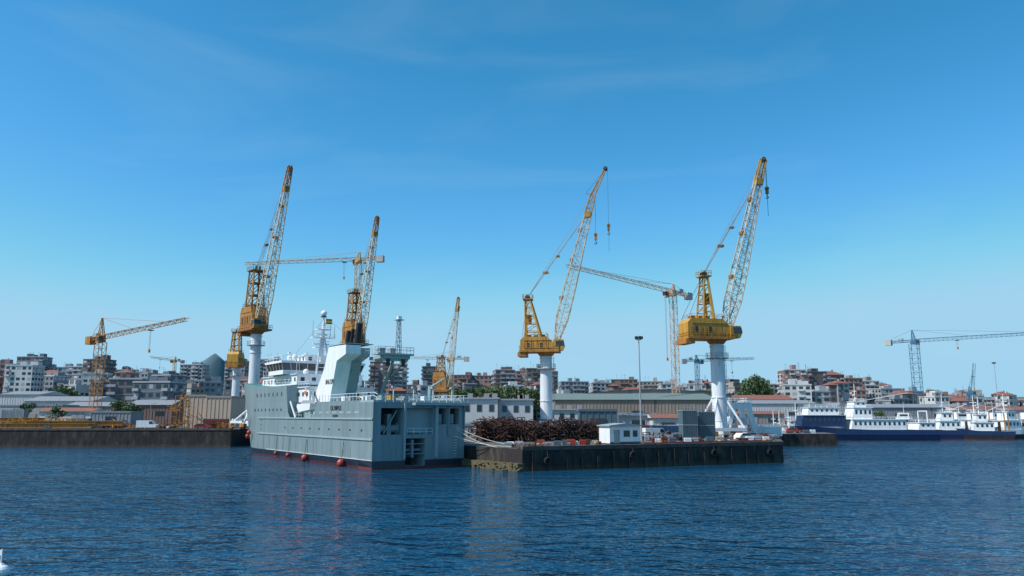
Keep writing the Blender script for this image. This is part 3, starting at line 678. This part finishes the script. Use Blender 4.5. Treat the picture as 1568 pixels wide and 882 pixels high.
b.build('superstructure',(-3.5,-.8,0),parent=SH)
b=MB()
for i in range(10):
    a=math.pi*.5*i/10;c=math.pi*.5*(i+1)/10
    p0=(36.8-3.2*math.sin(a),8.05,7.6+3.0*(1-math.sin(a)));p1=(36.8-3.2*math.sin(c),8.05,7.6+3.0*(1-math.sin(c)))
    b.beam(p0,p1,.14,WHT)
b.xz([(27.5,9.0),(33.2,8.6),(34.2,9.6),(34,10.1),(27.2,10.1)],6.0,7.7,WHT); b.xz([(28.5,10.1),(32.5,10.1),(31.7,10.7),(29.2,10.7)],6.2,7.5,GRY)
b.cyl((30.8,6.0,7.5),(30.8,6.0,12.4),.25,.2,WHT,8); b.beam((30.8,6,12.4),(30.8,7.4,12.9),.18,WHT); b.beam((30.8,7.3,12.9),(30.8,7.0,11),.04,ROPE)
for x in(25.5,26.6): b.cyl((x,6.6,8.2),(x+.9,6.6,8.2),.45,.45,WHT,10)
b.build('rescue_boat_and_davit',parent=SH)
b=MB()
PR=[(34.0,10.3),(25.5,10.3),(24.3,13.5),(22.8,17.6),(18.8,18.6),(18.8,20.2),(26.8,20.4),(28.6,16.5)]
b.xz(PR,2.0,4.8,WHT)
b.xz([(33,10.3),(26.4,10.3),(25.2,13.5),(23.6,17.6),(20.2,18.5),(20.2,19.9),(26.3,20.1),(28,16.3)],-.4,1.99,HULL2)
b.box(18.9,26.7,-.4,4.9,20.41,20.55,HULL2)
b.cyl((20.2,2.2,20.5),(19.2,2.2,24.2),.6,.55,BLK,12); b.cyl((21.8,3.4,20.5),(21,3.4,22.9),.4,.4,BLK,12); b.cyl((22.8,2.2,20.5),(22,2.2,23.4),.35,.35,BLK,12)
b.build('exhaust_casing',parent=SH)
b=MB()
b.box(13.5,20,-5.0,-.2,17.7,18.3,HULL2); b.box(12.8,15.5,-5.4,1.5,18.3,18.6,HULL2)
b.rail([(13,1.4,18.6),(12.8,-5.3,18.6),(20,-5.0,18.6)],1.1,GRY,1.2,.045); b.rail([(13,1.4,18.6),(18,1.4,18.6)],1.1,GRY,1.2,.045)
b.cyl((19.5,-4.6,17.7),(25,-4.6,10.4),.3,.4,HULL2,8); b.beam((14,-4.6,17.6),(20,-4.6,15.0),.16,HULL2)
b.beam((14,-4.8,17.5),(14,.0,17.5),.25,HULL2)
for sx in (-1.6,.4): b.box(13.4,14.8,sx-.5,sx+.5,18.6,19.5,GRY)
b.lattice((14.6,-3.2,18.6),(14.6,-3.2,24.6),(0,1,0),lambda t:.8-.3*t,lambda t:.8-.3*t,8,.06,.035,GRY); b.box(13.9,15.3,-3.9,-2.5,24.6,24.7,GRY); b.box(14.3,14.9,-3.6,-2.9,24.7,25.3,WHT)
b.cyl((13.8,-3.8,17.7),(13.8,-3.8,16.4),.35,.35,DARK,10); b.cyl((13.8,-.9,17.7),(13.8,-.9,16.4),.35,.35,DARK,10)
b.build('stern_gantry',parent=SH)
b=MB()
b.cyl((46,0,18.7),(45.2,0,26.5),.5,.3,WHT,10); b.beam((44,1.6,15.9),(45.5,.2,24.5),.18,WHT); b.beam((44,-1.6,15.9),(45.5,-.2,24.5),.18,WHT)
for z in(17.5,19.2,21,22.8): b.beam((44.6,-1.2,z),(44.6,1.2,z),.09,WHT)
for z,w in((21.5,1.8),(23.5,2.3),(25.2,1.4)): b.box(44.6,46.4,-w,w,z,z+.15,WHT); b.rail([(44.6,w,z),(44.6,-w,z)],.8,WHT,1,.035)
b.box(46.2,46.5,-1.7,1.7,22.2,22.5,WHT); b.box(46.1,46.4,-1.2,1.2,24.2,24.5,WHT)
b.ball((45.3,0,28.6),.62,WHT,8); b.cyl((45.2,0,26.5),(45.3,0,28.0),.2,.15,WHT,8); b.cyl((45.3,0,27.8),(45.3,0,28.0),.6,.6,DARK,10)
for y in(-2.3,2.3,-1.4): b.cyl((45,y,23.6),(45,y,26.5+y*.2),.05,.04,GRY,5)
b.box(44.0,44.06,-1.3,0,27,27.35,REDP);b.box(44.0,44.06,-1.3,0,26.6,27,FLAG);b.box(44.0,44.06,-1.3,0,26.3,26.6,REDP); b.beam((44.03,0,26),(45.2,0,27.5),.03,ROPE)
b.poly([(45.3,0,28.0),(24,2,21)],.025,ROPE); b.poly([(45.3,0,27.4),(75,0,16)],.025,ROPE)
for x,y,z in((57,7,24),(50,-7.5,25),(58,-5,23),(43,6,21.5)): b.cyl((x,y,16),(x,y,z),.05,.03,WHT,5)
b.build('mast',(-3,0,0),parent=SH)
b=MB()
for i in range(7): s=42+i*2.6; b.box(s-.3,s+.3,8.0,8.11,11.8,12.5,GLASS)
for i in range(8): s=42+i*2.4; b.cyl((s,7.98,9.1),(s,8.06,9.1),.28,.28,GLASS,10)
for s in (6,9,12,15,18,21): b.box(s-.9,s+.9,8.0,8.03,8.3,8.62,HULL2)
for i in range(9): s=4+i*4.4; b.box(s-.25,s+.25,7.99,8.04,5.6,5.85,NAVY)
for s in(3,11,27,40,52): b.box(s-.06,s+.06,8.0,8.05,1.6,4.3,HULL2)
for zz in(5.2,6.1,7.0): b.cyl((54,7.98,zz),(54,8.05,zz),.16,.16,BLK,8)
b.rail([(22.5,7.8,10.3),(0.2,7.8,10.3),(-1.1,7.9,10.0),(-1.1,-8,10.0),(22,-7.8,10.3)],1.15,WHT,1.3,.045)
for i in range(22):
    x=random.uniform(1,19);y=random.choice((random.uniform(3.5,7),random.uniform(-7,2)));s=random.uniform(.4,1.0)
    b.box(x,x+s*1.6,y,y+s,10.3,10.3+s,random.choice((GRY,WHT,HULL2,HULL2,HULL,YEL)))
for y in(-6.5,-3,0.5,4): b.cyl((1.5,y,10.3),(1.5,y,12.3),.09,.07,WHT,6); b.box(1.2,1.8,y-.3,y+.3,12.2,12.5,GRY)
b.cyl((6,-5,10.3),(6,-5,12.8),.5,.4,HULL2,10); b.cyl((6,-5,12.6),(2.2,-5.6,14.0),.22,.12,HULL2,8)
b.build('deck_fittings',parent=SH)
def fender(x,z,r,y=8.1,nm='red_buoy_fender'):
    b=MB(); b.ball((x,y+r*.6,z),r,REDP,8,1.15); b.beam((x,y+r*.5,z+r),(x,8.1,z+3.2),.04,ROPE); b.build(nm,parent=SH)
for x,z,r in((10.5,.5,.62),(27,.6,.55),(36,.7,.4),(43,.8,.35),(61,4.4,.45),(62,3.6,.42)): fender(x,z,r)
def text(s,x,z,size,y,m=DARK):
    c=bpy.data.curves.new('lettering','FONT'); c.body=s; c.size=size; c.align_x='CENTER'; c.extrude=.01; c.offset=.008
    o=bpy.data.objects.new('lettering',c); sc.collection.objects.link(o); o.parent=SH; o.location=(x,y,z); o.rotation_euler=(R(90),0,R(180)); c.materials.append(m)
text('OLYMPUS',14.5,8.85,1.05,8.06); text('MADEIRA',14.5,7.75,.55,8.06); text('BALOPI',25.6,13.6,1.2,4.86)
b=MB()
def cat(p,q,sag,r=.045,n=12):
    p=Vector(p);q=Vector(q); b.poly([p.lerp(q,i/n)-Vector((0,0,sag*4*(i/n)*(1-i/n))) for i in range(n+1)],r,MROPE)
cat((-8.8,123.6,6.2),(4,116,3.7),1.0); cat((-9,123.4,6.0),(3,116.4,3.6),1.5); cat((-9.1,123.4,4.8),(2.6,116,3.6),.7)
cat((-62,184,12),(-74,204,4.8),1.2); cat((-62,185,12),(-73.5,208,4.8),1.8)
b.build('mooring_rope')
def bollard(x,y,z):
    b=MB(); b.cyl((0,0,0),(0,0,.55),.28,.22,YEL,12); b.cyl((0,0,.55),(0,0,.75),.38,.34,YEL,12); b.box(-.45,.45,-.45,.45,0,.06,DARK); b.build('mooring_bollard',(x,y,z))
for x,y in((4,116),(13,120.5),(24,125.6),(35,131),(44,135.2)): bollard(x,y,3.2)
bollard(-74,204,4.4); bollard(-90,204,4.4)
# ---------------------------------------------------------------- pier clutter
def pile(name,u0,u1,vt,Y,dep,n,z0,mats,lmin=1.2,lmax=4.5):
    x0,zt=site(u0,vt,Y); x1,_=site(u1,vt,Y); b=MB(); H=zt-z0
    k=int((x1-x0)/1.7)
    for i in range(k):
        for j in range(int(dep/2)):
            x=x0+(i+.5)*(x1-x0)/k; y=Y+j*2; h_=H*random.uniform(.6,1.0)
            m_=random.choice(mats)
            for zz in [h_*q/4 for q in range(1,5)]:
                b.beam((x-.8,y,z0+zz),(x+.8,y,z0+zz+random.uniform(-.1,.1)),.1,m_); b.beam((x,y-.9,z0+zz),(x,y+.9,z0+zz),.1,m_)
            for dx in(-.7,.7): b.beam((x+dx,y,z0),(x+dx+random.uniform(-.15,.15),y,z0+h_),.11,m_)
    for i in range(n):
        t=random.random(); hh=H*(1-.25*abs(2*t-1)**3)
        c=Vector((x0+(x1-x0)*t,Y+random.uniform(-.5,dep),z0+random.uniform(.1,hh-.3))); a=random.uniform(0,3.14); el=random.gauss(0,.35); l=random.uniform(lmin,lmax)/2
        d_=Vector((math.cos(a)*math.cos(el),math.sin(a)*math.cos(el),math.sin(el)))*l; p0=c-d_;p1=c+d_
        p0.z=max(z0+.1,p0.z);p1.z=max(z0+.1,p1.z); b.beam(p0,p1,random.uniform(.05,.13),random.choice(mats))
    b.build(name)
pile('rusty_steel_frame_stack',728,822,639,143,8,520,3.2,[RUST,RUST,RUST2]); pile('rusty_steel_frame_stack',824,918,641,147,8,520,3.2,[RUST2,RUST,RUST2])
pile('scrap_steel_heap',985,1045,662,150,4,60,3.2,[RUST,RUST2,GRY],.8,2.4)
pile('yellow_steel_trestles',2,130,641,216,6,90,4.4,[YEL,YEL2,YEL],2,7); pile('yellow_steel_trestles',130,196,646,214,6,50,4.4,[YEL2,YEL,RUST],2,6)
pile('steel_beam_heap',196,262,650,212,6,80,4.4,[RUST2,YEL2,GRY],1.5,5); pile('yellow_steel_scaffold',262,288,602,216,4,40,4.4,[YEL2,YEL],1.5,4); pile('scrap_steel_heap',322,352,646,208,3,50,4.4,[RUST,YEL2],1,2.5)
pile('scrap_steel_heap',1120,1190,664,160,5,60,3.2,[RUST,GRY,REDP],.8,2.6)
for u0,u1,v,Y in((0,150,652,208),(40,190,648,212),(0,70,643,222)):
    xa,z=site(u0,v,Y); xb,_=site(u1,v,Y); b=MB()
    b.box(xa,xb,-.5,-.3,z-.5,z+.5,YEL2); b.box(xa,xb,-.8,0,z+.502,z+.6,YEL2); b.box(xa,xb,-.8,0,z-.6,z-.502,YEL2)
    for i in range(6): x=xa+(xb-xa)*(i+.5)/6; b.box(x-.3,x+.3,-.9,.1,4.4,z-.61,RUST)
    b.build('yellow_steel_girder',(0,Y,0))
def cabin(u0,u1,vt,Y,z0,roof,body,name,dep=3.5,rot=.42):
    X,Z=site((u0+u1)/2,vt,Y); w=(u1-u0)/F*Y; h_=Z-z0; b=MB(); b.box(-w/2,w/2,0,dep,.15,h_-.5,body)
    b.xz([(-w/2-.3,h_-.5),(w/2+.3,h_-.5),(w/2+.3,h_-.35),(0,h_),(-w/2-.3,h_-.35)],-.4,dep+.3,roof)
    b.box(-w*.38,-w*.18,-.05,-.004,.2,h_*.68,GRY); b.box(-w*.05,w*.15,-.05,-.004,h_*.35,h_*.65,GLASS); b.box(w*.25,w*.4,-.05,-.004,h_*.35,h_*.65,GLASS)
    b.box(-w/2,w/2,-.03,-.002,.15,.4,BLUEP)
    for x in(-w/2+.3,w/2-.5): b.box(x,x+.25,.2,dep-.2,0,.15,DARK)
    b.build(name,(X,Y,z0),rot)
cabin(930,984,648,132,3.2,HULL2,WHT,'site_cabin'); cabin(918,936,650,150,3.2,WHT,WHT,'site_cabin',3,.1)
def cabinet(u0,u1,vt,Y,z0,name,col=BLUEP,rot=.1):
    X,Z=site((u0+u1)/2,vt,Y); w=(u1-u0)/F*Y; h_=Z-z0; b=MB(); b.box(-w/2,w/2,0,w,.2,h_,col)
    for i in range(9):
        x=-w/2+w*i/8; b.box(x-.06,x+.06,-.08,-.003,.25,h_-.1,col)
    for z in(.2,h_/2,h_-.15): b.box(-w/2-.1,w/2+.1,-.1,w+.1,z,z+.14,GRY)
    b.rail([(-w/2,0,h_),(w/2,0,h_),(w/2,w,h_),(-w/2,w,h_)],1,GRY,1.2,.04)
    for s_ in(-1,1): b.box(s_*w*.4-.15,s_*w*.4+.15,.1,w-.1,0,.2,DARK)
    b.build(name,(X,Y,z0),rot)
cabinet(1045,1067,628,150,3.2,'blue_storage_tank'); cabinet(1070,1094,630,152,3.2,'blue_storage_tank')
b=MB(); X,_=site(1132,650,170)
b.xz([(-3.6,0),(-2.6,0),(-.6,6.2),(2.2,6.2),(3.4,0),(4.4,0),(3,7.4),(-1.2,7.4)],0,1.2,WHT); b.xz([(-3.6,0),(-2.6,0),(-.6,6.2),(2.2,6.2),(3.4,0),(4.4,0),(3,7.4),(-1.2,7.4)],4,5.2,WHT)
b.box(-1.2,3,0,5.2,7.41,7.6,COLW); b.rail([(-1.2,0,7.6),(3,0,7.6),(3,5.2,7.6),(-1.2,5.2,7.6),(-1.2,0,7.6)],1,WHT,1.2,.05)
for z in(2,4): b.box(-2.6,3.2,1.21,3.99,z,z+.2,COLW)
b.build('white_gantry_frame',(X,170,3.2),.15)
def mast_lamp(u,vt,Y,z0,name='floodlight_mast'):
    X,Z=site(u,vt,Y); h_=Z-z0; b=MB(); b.cyl((0,0,0),(0,0,h_),.2,.09,GRY,10); b.cyl((0,0,0),(0,0,.4),.45,.45,CONC,10); b.cyl((0,0,h_-.3),(0,0,h_-.1),.5,.5,GRY,12)
    for a in range(5):
        t=a*2*math.pi/5; x,y=math.cos(t)*.55,math.sin(t)*.55; b.box(x-.22,x+.22,y-.16,y+.16,h_-.15,h_+.35,DARK)
    b.build(name,(X,Y,z0))
mast_lamp(978,518,140,3.2); mast_lamp(1522,556,330,3.2); mast_lamp(640,600,230,3.2); mast_lamp(1238,612,300,3.2); mast_lamp(430,560,240,3.2)
def lamp(X,Y,z0,h_=7): 
    b=MB(); b.cyl((0,0,0),(0,0,h_),.1,.06,GRY,8); b.beam((0,0,h_),(1.2,0,h_+.3),.05,GRY); b.box(.9,1.7,-.15,.15,h_+.22,h_+.38,GRY); b.build('street_lamp',(X,Y,z0))
for u,Y in((868,205),(770,215),(1190,290),(1280,300),(60,232),(230,236)): X,_=site(u,636,Y); lamp(X,Y,4.4 if X<-70 else 3.2)
def car(X,Y,z0,rot,col,kind='car'):
    b=MB()
    if kind=='car':
        b.xz([(-2.1,.35),(2.1,.35),(2.15,.75),(1.1,.95),(.5,1.42),(-1.3,1.45),(-2.05,.95)],-.85,.85,col)
        b.xz([(.95,.97),(.47,1.36),(-1.22,1.38),(-1.75,.98)],-.87,.87,GLASS); b.box(1.0,1.06,-.7,.7,.6,.7,GLASS)
    else:
        b.xz([(-2.6,.4),(2.5,.4),(2.5,1.1),(1.9,1.3),(1.4,2.2),(-2.6,2.25)],-.95,.95,col); b.xz([(1.85,1.3),(1.38,2.05),(.7,2.05),(.7,1.3)],-.97,.97,GLASS)
    for x in(-1.35,1.35):
        for y in(-.8,.8): b.cyl((x,y-.1,.34),(x,y+.1,.34),.34,.34,BLK,12); b.cyl((x,y-.11*1.05,.34),(x,y+.115,.34),.18,.18,GRY,8)
    b.build('parked_car' if kind=='car' else 'parked_van',(X,Y,z0),rot)
SIL=paint('car_silver',(.5,.5,.52),.3,.05,metal=.5)
for u,Y,c,k,r in((1003,160,WHT,'van',.3),(1020,162,REDP,'car',.4),(1150,158,SIL,'car',.2),(1140,150,WHT,'car',.5),(700,160,SIL,'car',1),(1180,215,WHT,'van',.1),(1215,214,REDP,'car',0),(1060,180,WHT,'car',.2),(900,170,SIL,'car',0),(225,209,WHT,'van',.1),(180,226,WHT,'car',.1),(310,206,REDP,'car',.2)):
    X,_=site(u,660,Y); car(X,Y,4.4 if X<-70 else 3.2,r,c,k)
def crates(u,Y,z0,n=6,mats=(GRY,BLUEP,WHT,REDP,RUST)):
    X,_=site(u,670,Y); b=MB()
    for i in range(n):
        x=random.uniform(-2,2);y=random.uniform(-1,1);s=random.uniform(.4,1.0); m_=random.choice(mats); b.box(x,x+s*1.3,y,y+s,0.0,s,m_)
        for k in (.25,.6): b.box(x-.02,x+s*1.3+.02,y-.02,y+s+.02,s*k,s*k+.06,DARK)
    b.build('crate_stack',(X,Y,z0))
for u,Y in((790,118),(830,124),(860,126),(900,128),(1010,140),(1035,137),(1060,139),(1120,143),(1150,146),(1180,150),(1085,142),(960,138),(60,207),(140,206),(250,206),(1240,212),(1200,212)): 
    X,_=site(u,670,Y); crates(u,Y,4.4 if X<-70 else 3.2)
b=MB()
for i in range(60):
    s=random.uniform(0,5); t=random.uniform(.2,3); c=Vector((1.5,113.3,0))+Vector((.9,.43,0))*s+Vector((-.43,.9,0))*t
    b.ball((c.x,c.y,3.3+random.uniform(0,.5)),random.uniform(.2,.5),COP,3,.7)
b.build('rubble')
# ---------------------------------------------------------------- moored boats on the far quay
def vessel(name,u,Y,z_,Ln,B,H,rot,m_low,m_hi,decks,mast_x=None,derrick=True,boot=REDB,mm2=4):
    X,_=site(u,660,Y); E=empty(name,(X,Y,0),rot); b=MB()
    K_=Ln*.62; top=lambda s:H*(1+.35*smooth(Ln*.45,Ln,s))
    loft(b,[(-.8,B*.42,0,Ln*.93,1.8),(.3,B*.46,0,Ln*.95,1.9),(H*.55,B*.5,-.3,Ln*.98,2.2),(top,B*.5,-.6,Ln*1.04,2.6)],K_,[boot,m_low,m_hi],4,10,cap=GRY,transom=[boot,m_low,m_hi])
    b.build('hull',parent=E); b=MB()
    for (x0,x1,hw,z0,z1,mm) in decks:
        x0*=Ln;x1*=Ln; b.xz([(x0,z0),(x1,z0),(x1-(z1-z0)*.25,z1),(x0,z1)],-hw,hw,mm); b.box(x0-.4,x1-(z1-z0)*.25+.3,-hw-.3,hw+.3,z1,z1+.15,WHT)
        k=max(2,int((x1-x0)/1.6))
        for i in range(k):
            x=x0+(x1-x0-.8)*(i+.5)/k
            for sg in(-1,1): b.box(x-.35,x+.35,sg*hw-.03,sg*hw+.03,z0+(z1-z0)*.45,z0+(z1-z0)*.8,GLASS)
        b.rail([(x0,-hw,z1+.15),(x1-1,-hw,z1+.15),(x1-1,hw,z1+.15),(x0,hw,z1+.15),(x0,-hw,z1+.15)],.9,WHT,1.6,.05)
    b.rail([(0,-B*.5,H),(Ln*.5,-B*.5,H),(Ln*.6,-B*.5,H)],1,WHT,1.6,.05)
    b.build('deckhouse',parent=E); b=MB()
    zt=max([q[4] for q in decks]); mx_=(mast_x or .5)*Ln
    b.cyl((mx_,0,H),(mx_,0,zt+6),.22,.1,WHT,8); b.box(mx_-.1,mx_+.1,-1.6,1.6,zt+3.4,zt+3.55,WHT); b.box(mx_+.3,mx_+.5,-1,1,zt+2.2,zt+2.45,WHT); b.beam((mx_,0,zt+5.8),(Ln,0,H*1.3),.03,ROPE); b.beam((mx_,0,zt+5.8),(0,0,H+4),.03,ROPE)
    if derrick:
        for sy in(-1,1): b.cyl((Ln*.06,sy*B*.3,H),(Ln*.06,sy*B*.3,H+6),.2,.18,YEL2 if Ln<40 else WHT,8)
        b.beam((Ln*.06,-B*.3,H+6),(Ln*.06,B*.3,H+6),.2,WHT); b.beam((mx_,0,zt),(Ln*.15,0,zt+3),.12,WHT)
        b.cyl((Ln*.85,0,H*1.3),(Ln*.85,0,H*1.3+4.5),.12,.08,WHT,6); b.cyl((Ln*.2,B*.2,H),(Ln*.2,B*.2,H+3),.5,.4,BLK,8)
    b.build('mast_and_rigging',parent=E); return E
vessel('blue_and_white_survey_ship',1428,256,0,47,10,3.4,R(178),SHIPB,SHIPB,[(.02,.14,4.3,3.4,5.6,WHT),(.22,.60,4.6,3.4,6.6,WHT),(.44,.58,3.6,6.75,10.4,WHT),(.47,.56,2.8,10.6,12.4,WHT),(.62,.93,3.4,4.4,8.0,SHIPB),(.66,.88,2.9,8.2,10.4,WHT)],.52)
vessel('red_trawler',1450,269,0,22,7,3.4,R(8),DARK,DARK,[(.35,.68,2.8,3.6,6.4,WHT),(.45,.62,2.3,6.6,9.0,WHT)],.5)
vessel('blue_trawler',1500,262,0,22,6.5,3.0,R(170),SHIPB,SHIPB,[(.3,.62,2.6,3.1,6.0,WHT),(.4,.58,2.2,6.2,8.8,WHT)],.5)
vessel('white_trawler',1505,266,0,20,6.5,3.0,R(15),DARK,WHT,[(.35,.7,2.6,3.1,6.2,WHT),(.45,.64,2.2,6.4,9.2,WHT)],.5)
vessel('white_trawler',1548,258,0,18,5.6,2.8,R(165),DARK,SHIPB,[(.3,.66,2.2,2.9,5.6,WHT),(.4,.6,1.9,5.8,8.2,WHT)],.5)
vessel('green_trawler',1575,268,0,28,7.5,3.8,R(12),GRN,GRN,[(.35,.7,3,3.9,7.0,WHT),(.45,.64,2.6,7.2,10.2,BEIGE)],.5)
vessel('white_motor_yacht',1215,237,0,10,3.4,1.7,R(172),WHT,WHT,[(.2,.66,1.4,1.7,3.2,WHT)],.4,False)
vessel('white_fishing_boat',1168,240,0,9,3.2,1.6,R(5),WHT,WHT,[(.3,.6,1.3,1.6,3.4,WHT)],.4,False)
vessel('white_fishing_boat',1190,250,0,11,3.4,1.8,R(15),WHT,SHIPB,[(.3,.6,1.3,1.8,3.9,WHT)],.4,False)
vessel('ferry_boat',1185,262,0,16,4.6,2.4,R(5),WHT,WHT,[(.15,.7,2.0,2.4,4.4,WHT),(.3,.6,1.7,4.5,6.2,WHT)],.5,False)
# boats laid up ashore on cradles behind the far quay
def laid_up(u,Y,Ln,col,rot):
    X,_=site(u,650,Y); E=empty('boat_on_cradle',(X,Y,4.6),rot); b=MB()
    loft(b,[(-.6,Ln*.04,0,Ln*.9,1.8),(.6,Ln*.12,0,Ln*.95,2),(2.0,Ln*.14,-.2,Ln*1.02,2.4)],Ln*.55,[REDB,col],3,8,cap=WHT,transom=[REDB,col])
    b.xz([(Ln*.25,2),(Ln*.65,2),(Ln*.58,4.2),(Ln*.25,4.4)],-1.2,1.2,WHT); b.box(Ln*.3,Ln*.55,-1.23,1.23,3.1,3.8,GLASS); b.cyl((Ln*.4,0,4.3),(Ln*.4,0,8.5),.1,.05,WHT,6)
    for x in(Ln*.15,Ln*.6):
        b.box(x-.2,x+.2,-1.4,1.4,-1.4,-.61,DARK)
        for sy in(-1,1): b.beam((x,sy*1.9,-1.4),(x,sy*1.2,.6),.1,DARK)
    b.build('hull_and_cabin',parent=E)
for u,Y,Ln,c,r in((1450,290,14,WHT,.2),(1478,296,12,WHT,2.6),(1508,292,15,SHIPB,.5),(1535,298,13,WHT,2.9),(1556,290,12,WHT,.1),(1370,300,12,WHT,.3),(1405,296,11,SHIPB,2.8),(1225,290,11,WHT,.2)): laid_up(u,Y,Ln,c,r)
# small buoy with flag near the camera boat
b=MB(); b.ball((0,0,.2),.45,WHT,8,.8); b.cyl((0,0,.3),(0,0,1.3),.05,.03,WHT,6); b.face([(0,0,1.3),(-.5,.1,1.1),(0,0,.95)],WHT); b.cyl((0,0,.4),(0,0,.6),.3,.12,WHT,8)
b.build('mooring_buoy',(-25.9,40.5,0))
# ---------------------------------------------------------------- light, sky, camera
EL=50; to=Vector((-.85,-.36,0)).normalized(); az=math.atan2(to.x,to.y)
tos=Vector((to.x*math.cos(R(EL)),to.y*math.cos(R(EL)),math.sin(R(EL))))
w=bpy.data.worlds.new('World'); sc.world=w; w.use_nodes=True; nt=w.node_tree; N=nt.nodes; L=nt.links; bg=N['Background']
sk=N.new('ShaderNodeTexSky'); sk.sky_type='NISHITA'; sk.sun_disc=False; sk.sun_elevation=R(EL); sk.sun_rotation=az%(2*math.pi); sk.altitude=0; sk.air_density=1.0; sk.dust_density=.3; sk.ozone_density=1.5
sp=N.new('ShaderNodeSeparateColor'); L.new(sk.outputs[0],sp.inputs[0]); cb=N.new('ShaderNodeCombineColor')
for i,(pw,kk,mxv) in enumerate(((1.95,.20,2.4),(1.06,.88,4.3),(1.15,.93,5.7))):
    q=mth('POWER',sp.outputs[i],pw); q=mth('MULTIPLY',q,kk); q=mth('SMOOTH_MIN',q,mxv,.8); L.new(q,cb.inputs[i])
tc=N.new('ShaderNodeTexCoord'); mp=N.new('ShaderNodeMapping'); mp.inputs['Scale'].default_value=(1.2,1.2,5); mp.inputs['Rotation'].default_value=(.15,.2,.3); L.new(tc.outputs['Generated'],mp.inputs[0])
cn=N.new('ShaderNodeTexNoise'); cn.inputs['Scale'].default_value=1.8; cn.inputs['Detail'].default_value=8; cn.inputs['Distortion'].default_value=.7; L.new(mp.outputs[0],cn.inputs['Vector'])
mr=N.new('ShaderNodeMapRange'); mr.inputs[1].default_value=.54; mr.inputs[2].default_value=.85; mr.inputs[4].default_value=.10; L.new(cn.outputs['Fac'],mr.inputs[0])
mx=N.new('ShaderNodeMix'); mx.data_type='RGBA'; mx.inputs[7].default_value=(5,6,6.4,1); L.new(mr.outputs[0],mx.inputs[0]); L.new(cb.outputs[0],mx.inputs[6]); L.new(mx.outputs[2],bg.inputs[0])
bg.inputs[1].default_value=.15
sl=bpy.data.lights.new('sun','SUN'); sl.energy=5.0; sl.angle=R(.5); sl.color=(1,.965,.92); so=bpy.data.objects.new('sun',sl); sc.collection.objects.link(so); so.rotation_euler=(-tos).to_track_quat('-Z','Y').to_euler()
cd=bpy.data.cameras.new('camera'); cd.sensor_width=36; cd.lens=36*F/1568; cd.clip_end=20000; cd.clip_start=.1
co=bpy.data.objects.new('camera',cd); sc.collection.objects.link(co); co.location=(0,0,EYE); co.rotation_euler=(math.pi/2+PIT,0,0); sc.camera=co
sc.view_settings.view_transform='Standard'; sc.view_settings.look='None'; sc.view_settings.exposure=0
